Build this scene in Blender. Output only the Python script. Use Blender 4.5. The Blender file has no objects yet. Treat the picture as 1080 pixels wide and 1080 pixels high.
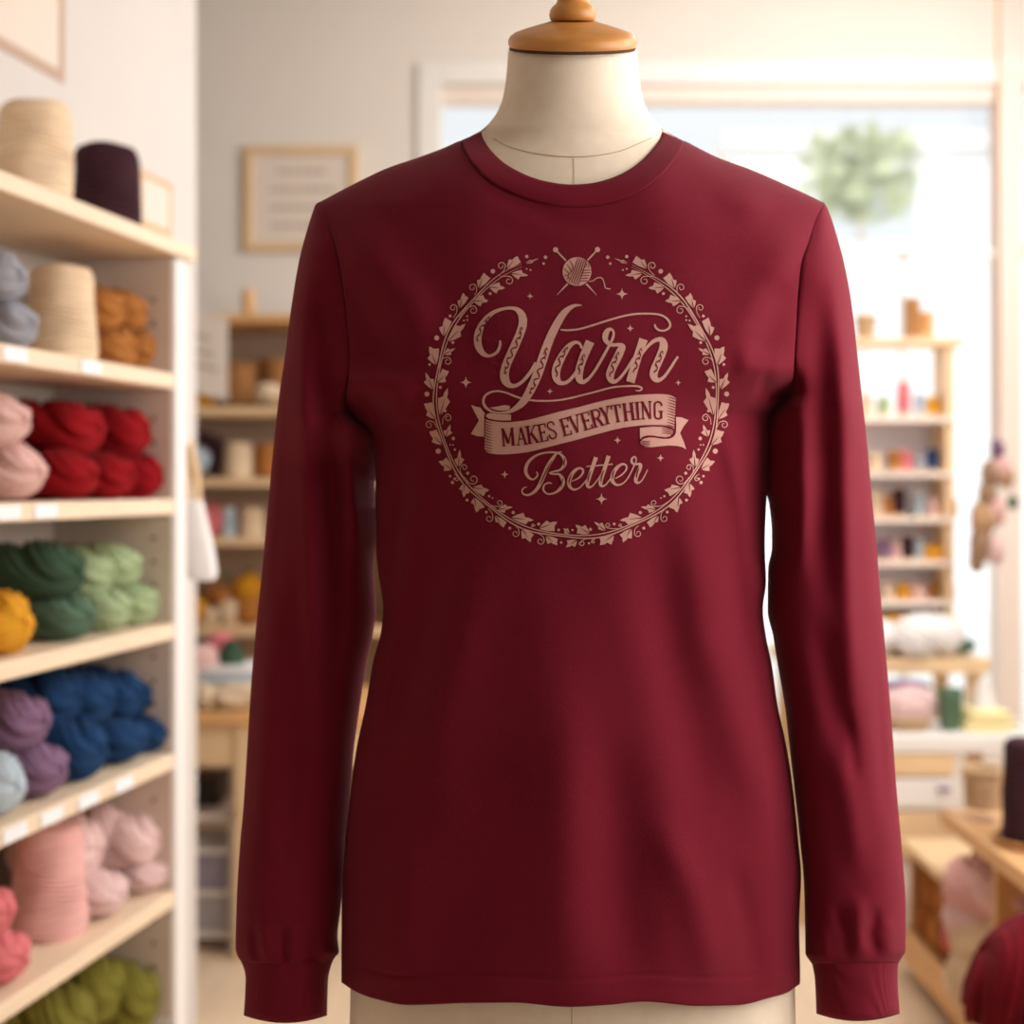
import bpy, bmesh, math, random
import numpy as np
from mathutils import Vector, Matrix
from mathutils.geometry import tessellate_polygon

random.seed(7)
SC = bpy.context.scene
COL = SC.collection
F = 1500.0            # focal length in pixels of the 1080 px frame
H = 1.35              # camera height
HZ = 510.0            # horizon row

# ---------------------------------------------------------------- camera, light, exposure
cam_d = bpy.data.cameras.new('camera')
cam = bpy.data.objects.new('camera', cam_d)
COL.objects.link(cam)
cam.location = (0, 0, H)
cam.rotation_euler = (math.pi / 2, 0, 0)
cam_d.sensor_width = 36.0
cam_d.lens = F / 1080 * 36.0
cam_d.shift_y = -(540 - HZ) / 1080
cam_d.clip_start = 0.05
cam_d.clip_end = 200
cam_d.dof.use_dof = True
cam_d.dof.focus_distance = 1.33
cam_d.dof.aperture_fstop = 2.9
SC.camera = cam

SC.view_settings.view_transform = 'Standard'
SC.view_settings.look = 'None'
SC.view_settings.gamma = 1
SC.view_settings.use_curve_mapping = False
SC.view_settings.exposure = 0.0

W = bpy.data.worlds.new('sky')
SC.world = W
W.use_nodes = True
W.node_tree.nodes['Background'].inputs[0].default_value = (0.93, 0.97, 1.0, 1)
W.node_tree.nodes['Background'].inputs[1].default_value = 0.95


def area(name, loc, target, size, power, color, size_y=None):
    d = bpy.data.lights.new(name, 'AREA')
    d.energy = power
    d.color = color
    d.size = size
    if size_y:
        d.shape = 'RECTANGLE'
        d.size_y = size_y
    o = bpy.data.objects.new(name, d)
    COL.objects.link(o)
    o.location = loc
    o.rotation_euler = (Vector(target) - Vector(loc)).to_track_quat('-Z', 'Y').to_euler()
    return o


area('added_side_light', (1.02, 1.06, 1.58), (0.15, 1.32, 1.2), 0.8, 18, (1.0, 0.94, 0.91), 1.4)  # unseen key lamp added beside the shirt; no window opens here
area('added_side_light', (1.7, 2.1, 1.7), (-0.8, 2.7, 0.6), 1.0, 20, (1.0, 0.97, 0.95), 1.2)  # added fill that lights the left shelves evenly, not a window
area('overhead_fill_light', (1.3, 3.75, 3.1), (0.3, 5.0, 0.6), 1.6, 46, (1.0, 0.98, 0.96), 0.9)  # added fill for the back wall, placed out of view
area('overhead_fill_light', (1.9, 2.3, 2.9), (1.2, 4.3, 0.5), 1.2, 42, (1.0, 0.98, 0.96), 0.9)  # second added fill, brightens the rack and lower right background
area('front_fill_light', (0.9, -2.6, 2.2), (0.0, 2.4, 0.9), 2.0, 5, (1.0, 0.95, 0.90), 1.6)  # weak fill added behind the camera; the front wall is closed
area('window_light', (1.2, 5.05, 1.9), (0.4, 3.0, 0.8), 2.2, 12, (0.97, 0.98, 1.0), 1.8)
sun_d = bpy.data.lights.new('sun', 'SUN'); sun_d.energy = 2.3; sun_d.angle = 0.02
sun = bpy.data.objects.new('sun', sun_d); COL.objects.link(sun)
sun.rotation_euler = (math.radians(42), 0, 0)


# ---------------------------------------------------------------- materials
def lin(c):
    return tuple(((v / 255) / 12.92 if v / 255 <= 0.04045 else ((v / 255 + 0.055) / 1.055) ** 2.4) for v in c) + (1,)


def mat(name, rgb, rough=0.6, sheen=0.0, var=0.0, vscale=8.0, bump=0.0, bscale=200.0, metal=0.0,
        stretch=None, coords='Object', spec=0.5):
    m = bpy.data.materials.new(name)
    m.use_nodes = True
    nt = m.node_tree
    b = nt.nodes['Principled BSDF']
    b.inputs['Base Color'].default_value = lin(rgb)
    b.inputs['Roughness'].default_value = rough
    b.inputs['Metallic'].default_value = metal
    b.inputs['Specular IOR Level'].default_value = spec
    if sheen:
        b.inputs['Sheen Weight'].default_value = sheen
        b.inputs['Sheen Roughness'].default_value = 0.5
        b.inputs['Sheen Tint'].default_value = lin([min(255, int(v * 0.5 + 110)) for v in rgb])
    tc = nt.nodes.new('ShaderNodeTexCoord')
    mp = nt.nodes.new('ShaderNodeMapping')
    nt.links.new(tc.outputs[coords], mp.inputs[0])
    if stretch:
        mp.inputs['Scale'].default_value = stretch
    if var:
        n = nt.nodes.new('ShaderNodeTexNoise')
        n.inputs['Scale'].default_value = vscale
        n.inputs['Detail'].default_value = 5
        nt.links.new(mp.outputs[0], n.inputs[0])
        r = nt.nodes.new('ShaderNodeValToRGB')
        c = lin(rgb)
        r.color_ramp.elements[0].position = 0.3
        r.color_ramp.elements[1].position = 0.7
        r.color_ramp.elements[0].color = tuple(v * (1 - var) for v in c[:3]) + (1,)
        r.color_ramp.elements[1].color = tuple(min(1, v * (1 + var * 0.6)) for v in c[:3]) + (1,)
        nt.links.new(n.outputs[0], r.inputs[0])
        nt.links.new(r.outputs[0], b.inputs['Base Color'])
    if bump:
        n = nt.nodes.new('ShaderNodeTexNoise')
        n.inputs['Scale'].default_value = bscale
        n.inputs['Detail'].default_value = 3
        nt.links.new(tc.outputs[coords], n.inputs[0])
        bp = nt.nodes.new('ShaderNodeBump')
        bp.inputs['Strength'].default_value = bump
        bp.inputs['Distance'].default_value = 0.002
        nt.links.new(n.outputs[0], bp.inputs['Height'])
        nt.links.new(bp.outputs[0], b.inputs['Normal'])
    return m


M = {}
M['shirt'] = mat('burgundy_jersey', (112, 15, 36), 0.85, 0.25, 0.06, 900, 0.35, 1500, spec=0.15)
M['print'] = mat('dusty_rose_ink', (203, 156, 144), 0.85, 0, 0.03, 700, 0.1, 1200, spec=0.1)
M['form'] = mat('cream_linen', (244, 228, 206), 0.85, 0.1, 0.04, 60, 0.25, 1400, spec=0.2)
M['seamline'] = mat('seam_thread', (190, 158, 122), 0.9)
M['cap_wood'] = mat('honey_wood', (208, 143, 72), 0.38, 0, 0.16, 14, 0, stretch=(1, 1, 5))
M['dark_edge'] = mat('dark_felt', (70, 42, 28), 0.8)
M['shelf_wood'] = mat('pale_birch', (238, 214, 184), 0.5, 0, 0.06, 5, 0, stretch=(1, 1, 8))
M['white_board'] = mat('white_laminate', (236, 232, 228), 0.5)
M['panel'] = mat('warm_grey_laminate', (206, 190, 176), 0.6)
M['hole'] = mat('peg_hole', (120, 92, 70), 0.8)
M['label'] = mat('white_paper', (240, 240, 242), 0.7)
M['wall'] = mat('warm_plaster', (234, 225, 215), 0.9, 0, 0.02, 3)
M['wall_l'] = mat('white_plaster', (216, 209, 203), 0.9, 0, 0.02, 3)
M['frame_white'] = mat('painted_frame', (240, 236, 230), 0.5)
M['frame_beige'] = mat('beige_frame', (238, 222, 210), 0.6)
M['oak'] = mat('light_oak', (222, 170, 110), 0.5, 0, 0.14, 6, 0, stretch=(1, 1, 6))
M['oak_pale'] = mat('pale_oak', (230, 196, 152), 0.55, 0, 0.08, 6, 0, stretch=(1, 6, 1))
M['wicker'] = mat('wicker', (178, 124, 72), 0.8, 0, 0.3, 60, 0.8, 160)
M['wicker_pale'] = mat('pale_wicker', (205, 172, 135), 0.8, 0, 0.2, 60, 0.8, 160)
M['paper'] = mat('cream_paper', (228, 214, 200), 0.8)
M['ink'] = mat('faded_ink', (168, 146, 134), 0.9)
M['black'] = mat('black_box', (34, 26, 22), 0.5)
M['cloth_white'] = mat('white_cloth', (238, 234, 232), 0.9, 0.1, 0.03, 20)
M['leaf'] = mat('leaf_green', (92, 130, 62), 0.7, 0, 0.3, 20)
M['green_glaze'] = mat('green_glaze', (84, 112, 84), 0.35, 0, 0.2, 12)
M['rack_back'] = mat('rack_back_board', (190, 166, 146), 0.8)


def floor_mat():
    m = mat('pale_floorboards', (226, 200, 170), 0.45, 0, 0.10, 3, 0, stretch=(6, 0.8, 1))
    return m


M['floor'] = floor_mat()


def yarn(name, rgb, var=0.28, sheen=0.12):
    if name not in M:
        M[name] = mat(name, rgb, 0.95, sheen, var, 5, 0.8, 60, stretch=(1, 5, 5), spec=0.1)
        M[name + '_wound'] = mat(name + '_wound', rgb, 0.95, sheen, 0.14, 12, 0.9, 260, stretch=(1, 1, 12), spec=0.1)
    return M[name]


# ---------------------------------------------------------------- helpers
def tag(o, label=None, cat=None, group=None, kind=None):
    if label: o['label'] = label
    if cat: o['category'] = cat
    if group: o['group'] = group
    if kind: o['kind'] = kind
    return o


def empty(name, loc, label, cat, group=None, rz=0.0):
    o = bpy.data.objects.new(name, None)
    o.empty_display_size = 0.05
    COL.objects.link(o)
    o.location = loc
    o.rotation_euler = (0, 0, rz)
    return tag(o, label, cat, group)


def link(name, verts, faces, m, parent=None, smooth=False, merge=0.0, loc=None, rz=0.0):
    me = bpy.data.meshes.new(name)
    me.from_pydata([tuple(map(float, v)) for v in verts], [], faces)
    me.materials.append(m)
    if merge:
        bm = bmesh.new(); bm.from_mesh(me)
        bmesh.ops.remove_doubles(bm, verts=bm.verts, dist=merge)
        bmesh.ops.recalc_face_normals(bm, faces=bm.faces)
        bm.to_mesh(me); bm.free()
    if smooth:
        me.polygons.foreach_set('use_smooth', [True] * len(me.polygons))
    me.update()
    o = bpy.data.objects.new(name, me)
    COL.objects.link(o)
    if loc is not None: o.location = loc
    o.rotation_euler = (0, 0, rz)
    if parent: o.parent = parent
    return o


class MB:
    """collects shapes, builds one mesh"""
    def __init__(s): s.v = []; s.f = []

    def add(s, vs, fs):
        n = len(s.v)
        s.v += [tuple(v) for v in vs]
        s.f += [tuple(i + n for i in f) for f in fs]
        return s

    def box(s, x0, x1, y0, y1, z0, z1, fn=None, bev=0.0):
        bm = bmesh.new()
        bmesh.ops.create_cube(bm, size=1)
        for v in bm.verts:
            v.co = Vector(((x0 + x1) / 2 + v.co.x * (x1 - x0), (y0 + y1) / 2 + v.co.y * (y1 - y0),
                           (z0 + z1) / 2 + v.co.z * (z1 - z0)))
        if bev:
            bmesh.ops.bevel(bm, geom=bm.edges[:], offset=bev, segments=2, profile=0.5, affect='EDGES')
        bm.verts.index_update()
        vs = [v.co.copy() for v in bm.verts]
        if fn: vs = [fn(v) for v in vs]
        fs = [[v.index for v in f.verts] for f in bm.faces]
        bm.free()
        return s.add(vs, fs)

    def lathe(s, prof, seg=40, c=(0, 0, 0), cap=True, fn=None):
        vs = []; fs = []
        for r, z in prof:
            for k in range(seg):
                a = 2 * math.pi * k / seg
                vs.append(Vector((c[0] + r * math.cos(a), c[1] + r * math.sin(a), c[2] + z)))
        for i in range(len(prof) - 1):
            for k in range(seg):
                k2 = (k + 1) % seg
                fs.append((i * seg + k, i * seg + k2, (i + 1) * seg + k2, (i + 1) * seg + k))
        if cap:
            fs.append(tuple(range(seg - 1, -1, -1)))
            fs.append(tuple(range((len(prof) - 1) * seg, len(prof) * seg)))
        if fn: vs = [fn(v) for v in vs]
        return s.add(vs, fs)

    def tube(s, pts, r, seg=10):
        pts = [Vector(p) for p in pts]
        vs = []; fs = []
        n = len(pts)
        for i, p in enumerate(pts):
            d = (pts[min(i + 1, n - 1)] - pts[max(i - 1, 0)]).normalized()
            up = Vector((0, 0, 1)) if abs(d.z) < 0.9 else Vector((1, 0, 0))
            a = d.cross(up).normalized(); b = d.cross(a).normalized()
            rr = r[i] if isinstance(r, (list, tuple)) else r
            for k in range(seg):
                t = 2 * math.pi * k / seg
                vs.append(p + a * rr * math.cos(t) + b * rr * math.sin(t))
        for i in range(n - 1):
            for k in range(seg):
                k2 = (k + 1) % seg
                fs.append((i * seg + k, i * seg + k2, (i + 1) * seg + k2, (i + 1) * seg + k))
        fs.append(tuple(range(seg))); fs.append(tuple(range((n - 1) * seg, n * seg)))
        return s.add(vs, fs)

    def build(s, name, m, parent=None, smooth=False, loc=None, rz=0.0):
        o = link(name, s.v, s.f, m, parent, smooth, 0, loc, rz)
        if smooth:
            bm = bmesh.new(); bm.from_mesh(o.data)
            bmesh.ops.recalc_face_normals(bm, faces=bm.faces)
            for e in bm.edges:
                if len(e.link_faces) == 2 and e.calc_face_angle(0) > 0.7: e.smooth = False
            bm.to_mesh(o.data); bm.free()
        return o


def P(px, py, Y):
    return Vector(((px - 540) / F * Y, Y, H - (py - HZ) / F * Y))


# ---------------------------------------------------------------- structure: room
LA = math.atan2(298, 1500)
TS, TC = math.sin(LA), math.cos(LA)
FX0 = -1.218


def L(u, d, z):
    """left shelf frame: u along the front (from the camera's row), d into the shelf, z rel. to camera height"""
    return Vector((FX0 + u * TS - d * TC, u * TC + d * TS, H + z))


def ubox(mb, u0, u1, d0, d1, z0, z1, bev=0.0):
    return mb.box(u0, u1, d0, d1, z0, z1, fn=lambda v: L(v.x, v.y, v.z), bev=bev)


WY = 5.2
mb = MB().box(-4, 4.5, -3.2, 6.0, -0.1, 0); tag(mb.build('floor', M['floor']), kind='structure')
mb = MB().box(-4, 4.5, -3.2, 5.4, 3.2, 3.3); tag(mb.build('ceiling', M['wall_l']), kind='structure')
# left partition behind the shelf unit
_k = (207 - 540) / F
uw1 = (_k * 0.275 * TS - FX0 + 0.275 * TC) / (TS - _k * TC)
mb = MB(); ubox(mb, -2.2, uw1, 0.275, 0.40, -H, 1.85); tag(mb.build('wall_left', M['wall_l']), kind='structure')
mb = MB().box(-4.1, -4.0, -3.2, 5.4, 0, 3.2); tag(mb.build('wall_far_left', M['wall']), kind='structure')
mb = MB().box(4.4, 4.5, -3.2, 5.4, 0, 3.2); tag(mb.build('wall_right', M['wall']), kind='structure')
mb = MB().box(-4, 4.5, -3.3, -3.2, 0, 3.2); tag(mb.build('wall_front', M['wall']), kind='structure')
# back wall with window opening
wx0, wx1 = (440 - 540) / F * WY, 2.9
wz0, wz1 = 0.42, H + (HZ - 66) / F * WY
mb = MB()
mb.box(-4, wx0, WY, WY + 0.15, 0, 3.2); mb.box(wx0, 4.5, WY, WY + 0.15, wz1, 3.2)
mb.box(wx0, 4.5, WY, WY + 0.15, 0, wz0); mb.box(wx1, 4.5, WY, WY + 0.15, wz0, wz1)
tag(mb.build('wall_back', M['wall']), kind='structure')


def X(px, Y=WY): return (px - 540) / F * Y
def Zp(py, Y=WY): return H - (py - HZ) / F * Y


win = MB()
win.box(wx0, wx0 + 0.09, WY - 0.02, WY + 0.10, wz0, wz1, bev=0.006)
win.box(wx0 + 0.09, wx1, WY - 0.02, WY + 0.10, Zp(90), wz1, bev=0.006)
win.box(wx0 + 0.09, wx1, WY - 0.02, WY + 0.10, wz0, wz0 + 0.08, bev=0.006)
w1 = tag(win.build('window_1', M['frame_white']), kind='structure')
b_ = MB()
b_.box(wx0 + 0.09, X(1048), WY, WY + 0.08, Zp(108), Zp(91), bev=0.004)
b_.build('transom', M['frame_beige'], w1)
b_ = MB(); b_.box(X(1050), X(1075), WY - 0.04, WY + 0.08, wz0 + 0.08, wz1 - 0.02, bev=0.006); b_.build('mullion', M['frame_beige'], w1)
b_ = MB(); b_.box(X(478), X(1050), WY + 0.01, WY + 0.06, Zp(272), Zp(262), bev=0.003); b_.build('glazing_bar', M['frame_white'], w1)
b_ = MB(); b_.box(X(952), X(958), WY + 0.01, WY + 0.05, Zp(770), Zp(265)); b_.build('glazing_bar', M['frame_white'], w1)
b_ = MB(); b_.box(X(1075), X(1120), WY + 0.01, WY + 0.06, Zp(270), Zp(256)); b_.build('glazing_bar', M['frame_beige'], w1)
gm = bpy.data.materials.new('window_glass'); gm.use_nodes = True
nt = gm.node_tree; nt.nodes.clear()
o_ = nt.nodes.new('ShaderNodeOutputMaterial'); mx = nt.nodes.new('ShaderNodeMixShader')
tr = nt.nodes.new('ShaderNodeBsdfTransparent'); gl = nt.nodes.new('ShaderNodeBsdfGlossy')
gl.inputs['Roughness'].default_value = 0.02
mx.inputs[0].default_value = 0.004
nt.links.new(tr.outputs[0], mx.inputs[1]); nt.links.new(gl.outputs[0], mx.inputs[2]); nt.links.new(mx.outputs[0], o_.inputs[0])
b_ = MB(); b_.box(wx0 + 0.05, wx1, WY + 0.03, WY + 0.036, wz0 + 0.04, wz1 - 0.04); b_.build('pane', gm, w1)

# outside the window
M['facade'] = mat('white_render_wall', (246, 246, 246), 0.8)
M['ground_out'] = mat('pale_paving', (235, 235, 232), 0.8)
mb = MB().box(-30, 40, 6.0, 60, -0.2, -0.1); tag(mb.build('pavement', M['ground_out']), kind='structure')
bd = empty('house', (4.2, 16.5, -0.1), 'white rendered house seen through the window', 'house')
b_ = MB(); b_.box(-1.6, 4.5, 0, 5, 0, 5.35); b_.build('wall', M['facade'], bd)
b_ = MB(); b_.box(-1.75, 4.65, -0.15, 5.15, 5.35, 5.5); b_.build('roof', M['frame_white'], bd)
M['grey_glass'] = mat('grey_glass', (206, 210, 216), 0.2)
b_ = MB(); b_.box(-0.65, 0.5, -0.04, 0.02, 4.3, 5.0); b_.build('window', M['grey_glass'], bd)


def tree(x, y, hgt, r, label, seed, trunk=True):
    t = empty('tree', (x, y, -0.1), label, 'tree')
    b = MB().tube([(0, 0, 0), (0.04, 0, hgt * 0.5), (0, 0.03, hgt * 0.8)], [0.05, 0.04, 0.03]); b.build('trunk', M['frame_beige'], t)
    rnd = random.Random(seed); c = MB()
    for i in range(420):
        a, e, q = rnd.uniform(0, 6.283), rnd.uniform(-1, 1), rnd.random() ** 0.5
        ce = math.sqrt(1 - e * e)
        p = Vector((math.cos(a) * ce * r * q, math.sin(a) * ce * r * q, hgt * 0.8 + e * r * 0.8 * q))
        s_ = rnd.uniform(0.08, 0.14)
        d1 = Vector([rnd.gauss(0, 1) for _ in range(3)]).normalized() * s_
        d2 = d1.cross(Vector([rnd.gauss(0, 1) for _ in range(3)])).normalized() * s_ * 0.6
        c.add([p - d1, p + d2, p + d1, p - d2], [(0, 1, 2, 3)])
    c.build('crown', M['leaf_out'], t)


M['leaf_out'] = mat('sunlit_leaves', (208, 214, 178), 0.8, 0, 0.1, 3)
tree(3.42, 14.0, 5.6, 0.62, 'leafy tree seen through the middle of the window', 3)
tree(2.1, 15.5, 4.2, 0.35, 'small pale tree left of the leafy tree', 5)


# ---------------------------------------------------------------- shirt surface functions (numpy)
def ip(pts):
    xs = np.array([p[0] for p in pts], float); ys = np.array([p[1] for p in pts], float)
    # smooth (cubic hermite / pchip-like) interpolation
    h = np.diff(xs); d = np.diff(ys) / h
    m = np.zeros(len(xs)); m[0] = d[0]; m[-1] = d[-1]
    for i in range(1, len(xs) - 1):
        m[i] = 0 if d[i - 1] * d[i] <= 0 else 2 * d[i - 1] * d[i] / (d[i - 1] + d[i])
    def f(x):
        x = np.asarray(x, float)
        xc = np.clip(x, xs[0], xs[-1])
        k = np.clip(np.searchsorted(xs, xc, side='right') - 1, 0, len(xs) - 2)
        t = (xc - xs[k]) / h[k]
        h00 = 2 * t**3 - 3 * t**2 + 1; h10 = t**3 - 2 * t**2 + t; h01 = -2 * t**3 + 3 * t**2; h11 = t**3 - t**2
        return h00 * ys[k] + h10 * h[k] * m[k] + h01 * ys[k + 1] + h11 * h[k] * m[k + 1]
    return f


XL = ip([(213, 335), (223.5, 342), (252, 352), (276, 358), (312, 364), (349, 367.4), (380, 369), (405, 367), (425, 364), (440, 367),
         (450, 382), (463, 392), (504, 396), (577, 396.5), (600, 398.4), (643, 404), (665, 402), (696, 394), (744, 385.6), (792, 375.5),
         (841, 369), (892, 363.5), (955, 360.4), (1034, 360), (1044, 362)])
XR = ip([(213, 869), (228, 861), (255, 852.6), (276, 845.5), (303, 842), (337, 840), (361, 838.5), (391, 837), (412, 835),
         (425, 827), (440, 814), (468, 813), (514, 809.5), (533, 808), (577, 806.7), (613, 808), (643, 804.7), (672, 808), (701, 814),
         (744, 820), (778, 827.6), (821, 835), (855, 839), (887, 842), (923, 845), (974, 843), (1034, 844), (1044, 842)])
TOP = ip([(335, 214), (337, 213), (372, 194.6), (408, 177.5), (444, 165), (468, 156), (483, 149.5), (487, 148), (490, 158), (497, 171),
          (510, 186), (540, 203), (570, 213), (607, 217), (640, 213.5), (675, 201), (698, 184), (712, 168), (719, 155), (722, 149),
          (732, 153.7), (756, 165.7), (792, 179), (828, 194.6), (852, 205.5), (869, 214)])
RIDGE = ip([(335, 214), (337, 213), (372, 194.6), (408, 177.5), (444, 165), (468, 156), (487, 148), (520, 134), (560, 124), (605, 120),
            (650, 124), (690, 134), (722, 149), (732, 153.7), (756, 165.7), (792, 179), (828, 194.6), (852, 205.5), (869, 214)])
BACKTOP = ip([(335, 214), (337, 213), (372, 194.6), (408, 177.5), (444, 165), (468, 156), (487, 148), (520, 143), (605, 141), (690, 143),
              (722, 149), (732, 153.7), (756, 165.7), (792, 179), (828, 194.6), (852, 205.5), (869, 214)])
HEM = ip([(360, 1036), (370, 1044), (392, 1053), (430, 1060), (490, 1058), (540, 1057.5), (600, 1062), (640, 1060), (680, 1056.5),
          (740, 1061), (780, 1060), (815, 1052), (832, 1047), (844, 1038)])
DB = ip([(120, .100), (250, .112), (380, .128), (450, .126), (620, .104), (800, .112), (1060, .122), (1300, .12)])
Y0 = 1.42
KF = 1 / 1.0


def sm(a, b, x):
    t = np.clip((x - a) / (b - a), 0, 1)
    return t * t * (3 - 2 * t)


def folds(px, py, lst):
    out = np.zeros_like(px)
    for pts, w, amp in lst:
        best = np.full_like(px, 1e9); tt = np.zeros_like(px)
        n = len(pts) - 1
        tot = sum(math.dist(pts[i], pts[i + 1]) for i in range(n)); acc = 0
        for i in range(n):
            ax, ay = pts[i]; bx, by = pts[i + 1]
            dx, dy = bx - ax, by - ay; l2 = dx * dx + dy * dy
            t = np.clip(((px - ax) * dx + (py - ay) * dy) / l2, 0, 1)
            d2 = (px - ax - t * dx) ** 2 + (py - ay - t * dy) ** 2
            msk = d2 < best
            best = np.where(msk, d2, best); tt = np.where(msk, (acc + t * math.sqrt(l2)) / tot, tt)
            acc += math.sqrt(l2)
        env = sm(-0.02, 0.3, tt) * (1 - sm(0.7, 1.02, tt))
        out += amp * env * np.exp(-best / (2 * w * w))
    return out


BF = [
    ([(758, 430), (775, 495), (786, 545), (797, 615), (804, 660)], 8, .0045),
    ([(715, 480), (735, 580), (750, 672), (779, 754), (803, 830), (818, 940)], 20, .0075),
    ([(770, 560), (788, 660), (812, 760), (828, 850)], 10, -.004),
    ([(690, 560), (705, 680), (730, 800), (745, 900)], 18, -.004),
    ([(690, 850), (735, 950), (762, 1062)], 15, .0045),
    ([(770, 900), (790, 980), (800, 1055)], 10, -.003),
    ([(640, 760), (655, 900), (668, 1062)], 24, -.005),
    ([(595, 700), (600, 860), (592, 1062)], 26, .005),
    ([(520, 760), (500, 900), (480, 1062)], 26, -.004),
    ([(430, 860), (425, 960), (420, 1058)], 18, .004),
    ([(452, 440), (437, 530), (420, 610), (398, 710), (380, 810)], 9, .004),
    ([(430, 480), (415, 570), (405, 660)], 10, -.006),
    ([(520, 560), (490, 660), (450, 780), (430, 860)], 22, .0055),
    ([(470, 560), (440, 680), (415, 780)], 14, -.004),
    ([(345, 228), (380, 262), (430, 320), (455, 380)], 20, .006),
    ([(352, 290), (385, 345), (420, 400)], 18, -.006),
    ([(375, 385), (400, 405), (440, 430)], 12, .005),
    ([(372, 415), (392, 432), (410, 452)], 8, -.007),
    ([(862, 232), (820, 290), (790, 350), (780, 400)], 20, .005),
    ([(835, 290), (810, 350), (795, 390)], 15, -.004),
    ([(770, 380), (805, 385), (836, 392)], 14, .003),
    ([(795, 405), (815, 414), (834, 420)], 8, -.007),
    ([(490, 160), (520, 200), (590, 232), (640, 235)], 9, -.0015),
    ([(480, 165), (440, 200), (400, 225)], 14, .003),
    ([(735, 160), (775, 200), (815, 225)], 14, .003),
]


def wrinkle(px, py):
    return (.0009 * np.sin(px / 31 + 1.5 * np.sin(py / 97)) * np.sin(py / 120 + px / 210)
            + .0007 * np.sin(px / 17 - py / 60 + 2 * np.sin(py / 140)))


def bulge(px, py, back=False):
    xl, xr = XL(py), XR(py)
    s = np.clip((px - (xl + xr) / 2) / ((xr - xl) / 2), -1, 1)
    g = (1 - np.abs(s) ** 2.1) ** 0.68
    eL = 1 - sm(400, 448, py); eR = 1 - sm(385, 432, py)
    e = np.where(s < 0, eL, eR)
    g = g * (1 - e) + e * (.52 + .48 * (1 - np.abs(s) ** 2.3) ** 0.8)
    r = py - RIDGE(px)
    q = np.sqrt(np.clip(1 - (1 - np.clip(r / 110, 0, 1)) ** 2.4, 0, 1))
    b = DB(py) * g * q
    if back: return b * 0.85
    edge = np.clip((1 - np.abs(s)) * 8, 0, 1)
    edge = np.where(py < 420, 1, edge)
    f = 1.7 * folds(px, py, BF) + 1.3 * wrinkle(px, py)
    # hem turn-up and stitch line
    hs = HEM(px) - 29
    f = f - .0012 * np.exp(-((py - hs) / 1.3) ** 2) + .0008 * sm(-1, 4, py - hs)
    return b + f * edge * q


def yfront(px, py): return Y0 - bulge(px, py)


def to_world(px, py, Y):
    px, py, Y = map(lambda a: np.asarray(a, float), (px, py, Y))
    return np.stack([(px - 540) / F * Y, Y, H - (py - HZ) / F * Y], -1)


def grid_faces(nr, nc, off=0, flip=False):
    fs = []
    for i in range(nr - 1):
        for j in range(nc - 1):
            a = off + i * nc + j
            q = (a, a + 1, a + nc + 1, a + nc)
            fs.append(q[::-1] if flip else q)
    return fs


# ---------------------------------------------------------------- dress form
form = empty('dress_form', (X(604, 1.42), 1.42, 0), 'cream linen dress form with turned wooden neck cap, wearing the burgundy shirt', 'dress form')
fo = Vector(form.location)
FW = ip([(49, 67), (56, 68), (80, 70), (100, 73), (115, 78), (126, 85), (137, 96), (150, 118), (165, 152), (180, 192), (195, 226), (205, 246), (214, 255),
         (235, 250), (300, 228), (400, 212), (460, 205), (600, 188), (640, 188), (760, 205), (900, 226), (1045, 234.5), (1150, 236), (1240, 225)])
ys = np.concatenate([np.linspace(49, 225, 72), np.linspace(230, 1240, 90)])
ns = 97
v_ = np.linspace(-1, 1, ns); sv = np.sin(v_ * math.pi / 2)
rows = []
CX = 604.0


def form_bulge(px, py):
    w = FW(py); s = np.clip((px - CX) / w, -1, 1)
    neck = .064 * np.sqrt(np.clip(1 - ((px - CX) / np.minimum(w, 92)) ** 2, 0, 1)) * (1 - sm(150, 240, py))
    r = py - RIDGE(px)
    q = np.sqrt(np.clip(1 - (1 - np.clip(r / 110, 0, 1)) ** 2.4, 0, 1))
    body = (DB(py) - .009 - .020 * sm(200, 290, py)) * q * (1 - np.abs(s) ** 2.1) ** 0.68
    k = 0.012
    hmix = np.clip(.5 + .5 * (body - neck) / k, 0, 1)
    return neck * (1 - hmix) + body * hmix + k * hmix * (1 - hmix) * np.clip((1 - np.abs(s)) * 8, 0, 1)


PY, SV = np.meshgrid(ys, sv, indexing='ij')
PX = CX + SV * FW(PY)
fr = to_world(PX, PY, Y0 - form_bulge(PX, PY) + 0.0)
bk = to_world(PX, PY, Y0 + .85 * form_bulge(PX, PY))
nv = PX.size
verts = np.concatenate([fr.reshape(-1, 3), bk.reshape(-1, 3)]) - np.array(fo)
faces = grid_faces(len(ys), ns) + grid_faces(len(ys), ns, nv, True)
n0 = (len(ys) - 1) * ns
faces.append(tuple(n0 + i for i in range(ns)) + tuple(nv + n0 + i for i in range(ns - 2, 0, -1)))
link('torso', verts, faces, M['form'], form, True, 1e-5)


def form_line(name, pts, w, m, lift=.0006, parent=form):
    pts = catmull(pts, 6)
    vs = []; fs = []
    for i, (x, y) in enumerate(pts):
        a = pts[max(i - 1, 0)]; b = pts[min(i + 1, len(pts) - 1)]
        dx, dy = b[0] - a[0], b[1] - a[1]; l = math.hypot(dx, dy) or 1
        for sg in (-1, 1):
            qx, qy = x - dy / l * w / 2 * sg, y + dx / l * w / 2 * sg
            vs.append(to_world(qx, qy, Y0 - form_bulge(np.array(qx), np.array(qy)) - lift) - np.array(fo))
        if i: fs.append((2 * i - 2, 2 * i - 1, 2 * i + 1, 2 * i))
    return link(name, vs, fs, m, parent)


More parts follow.
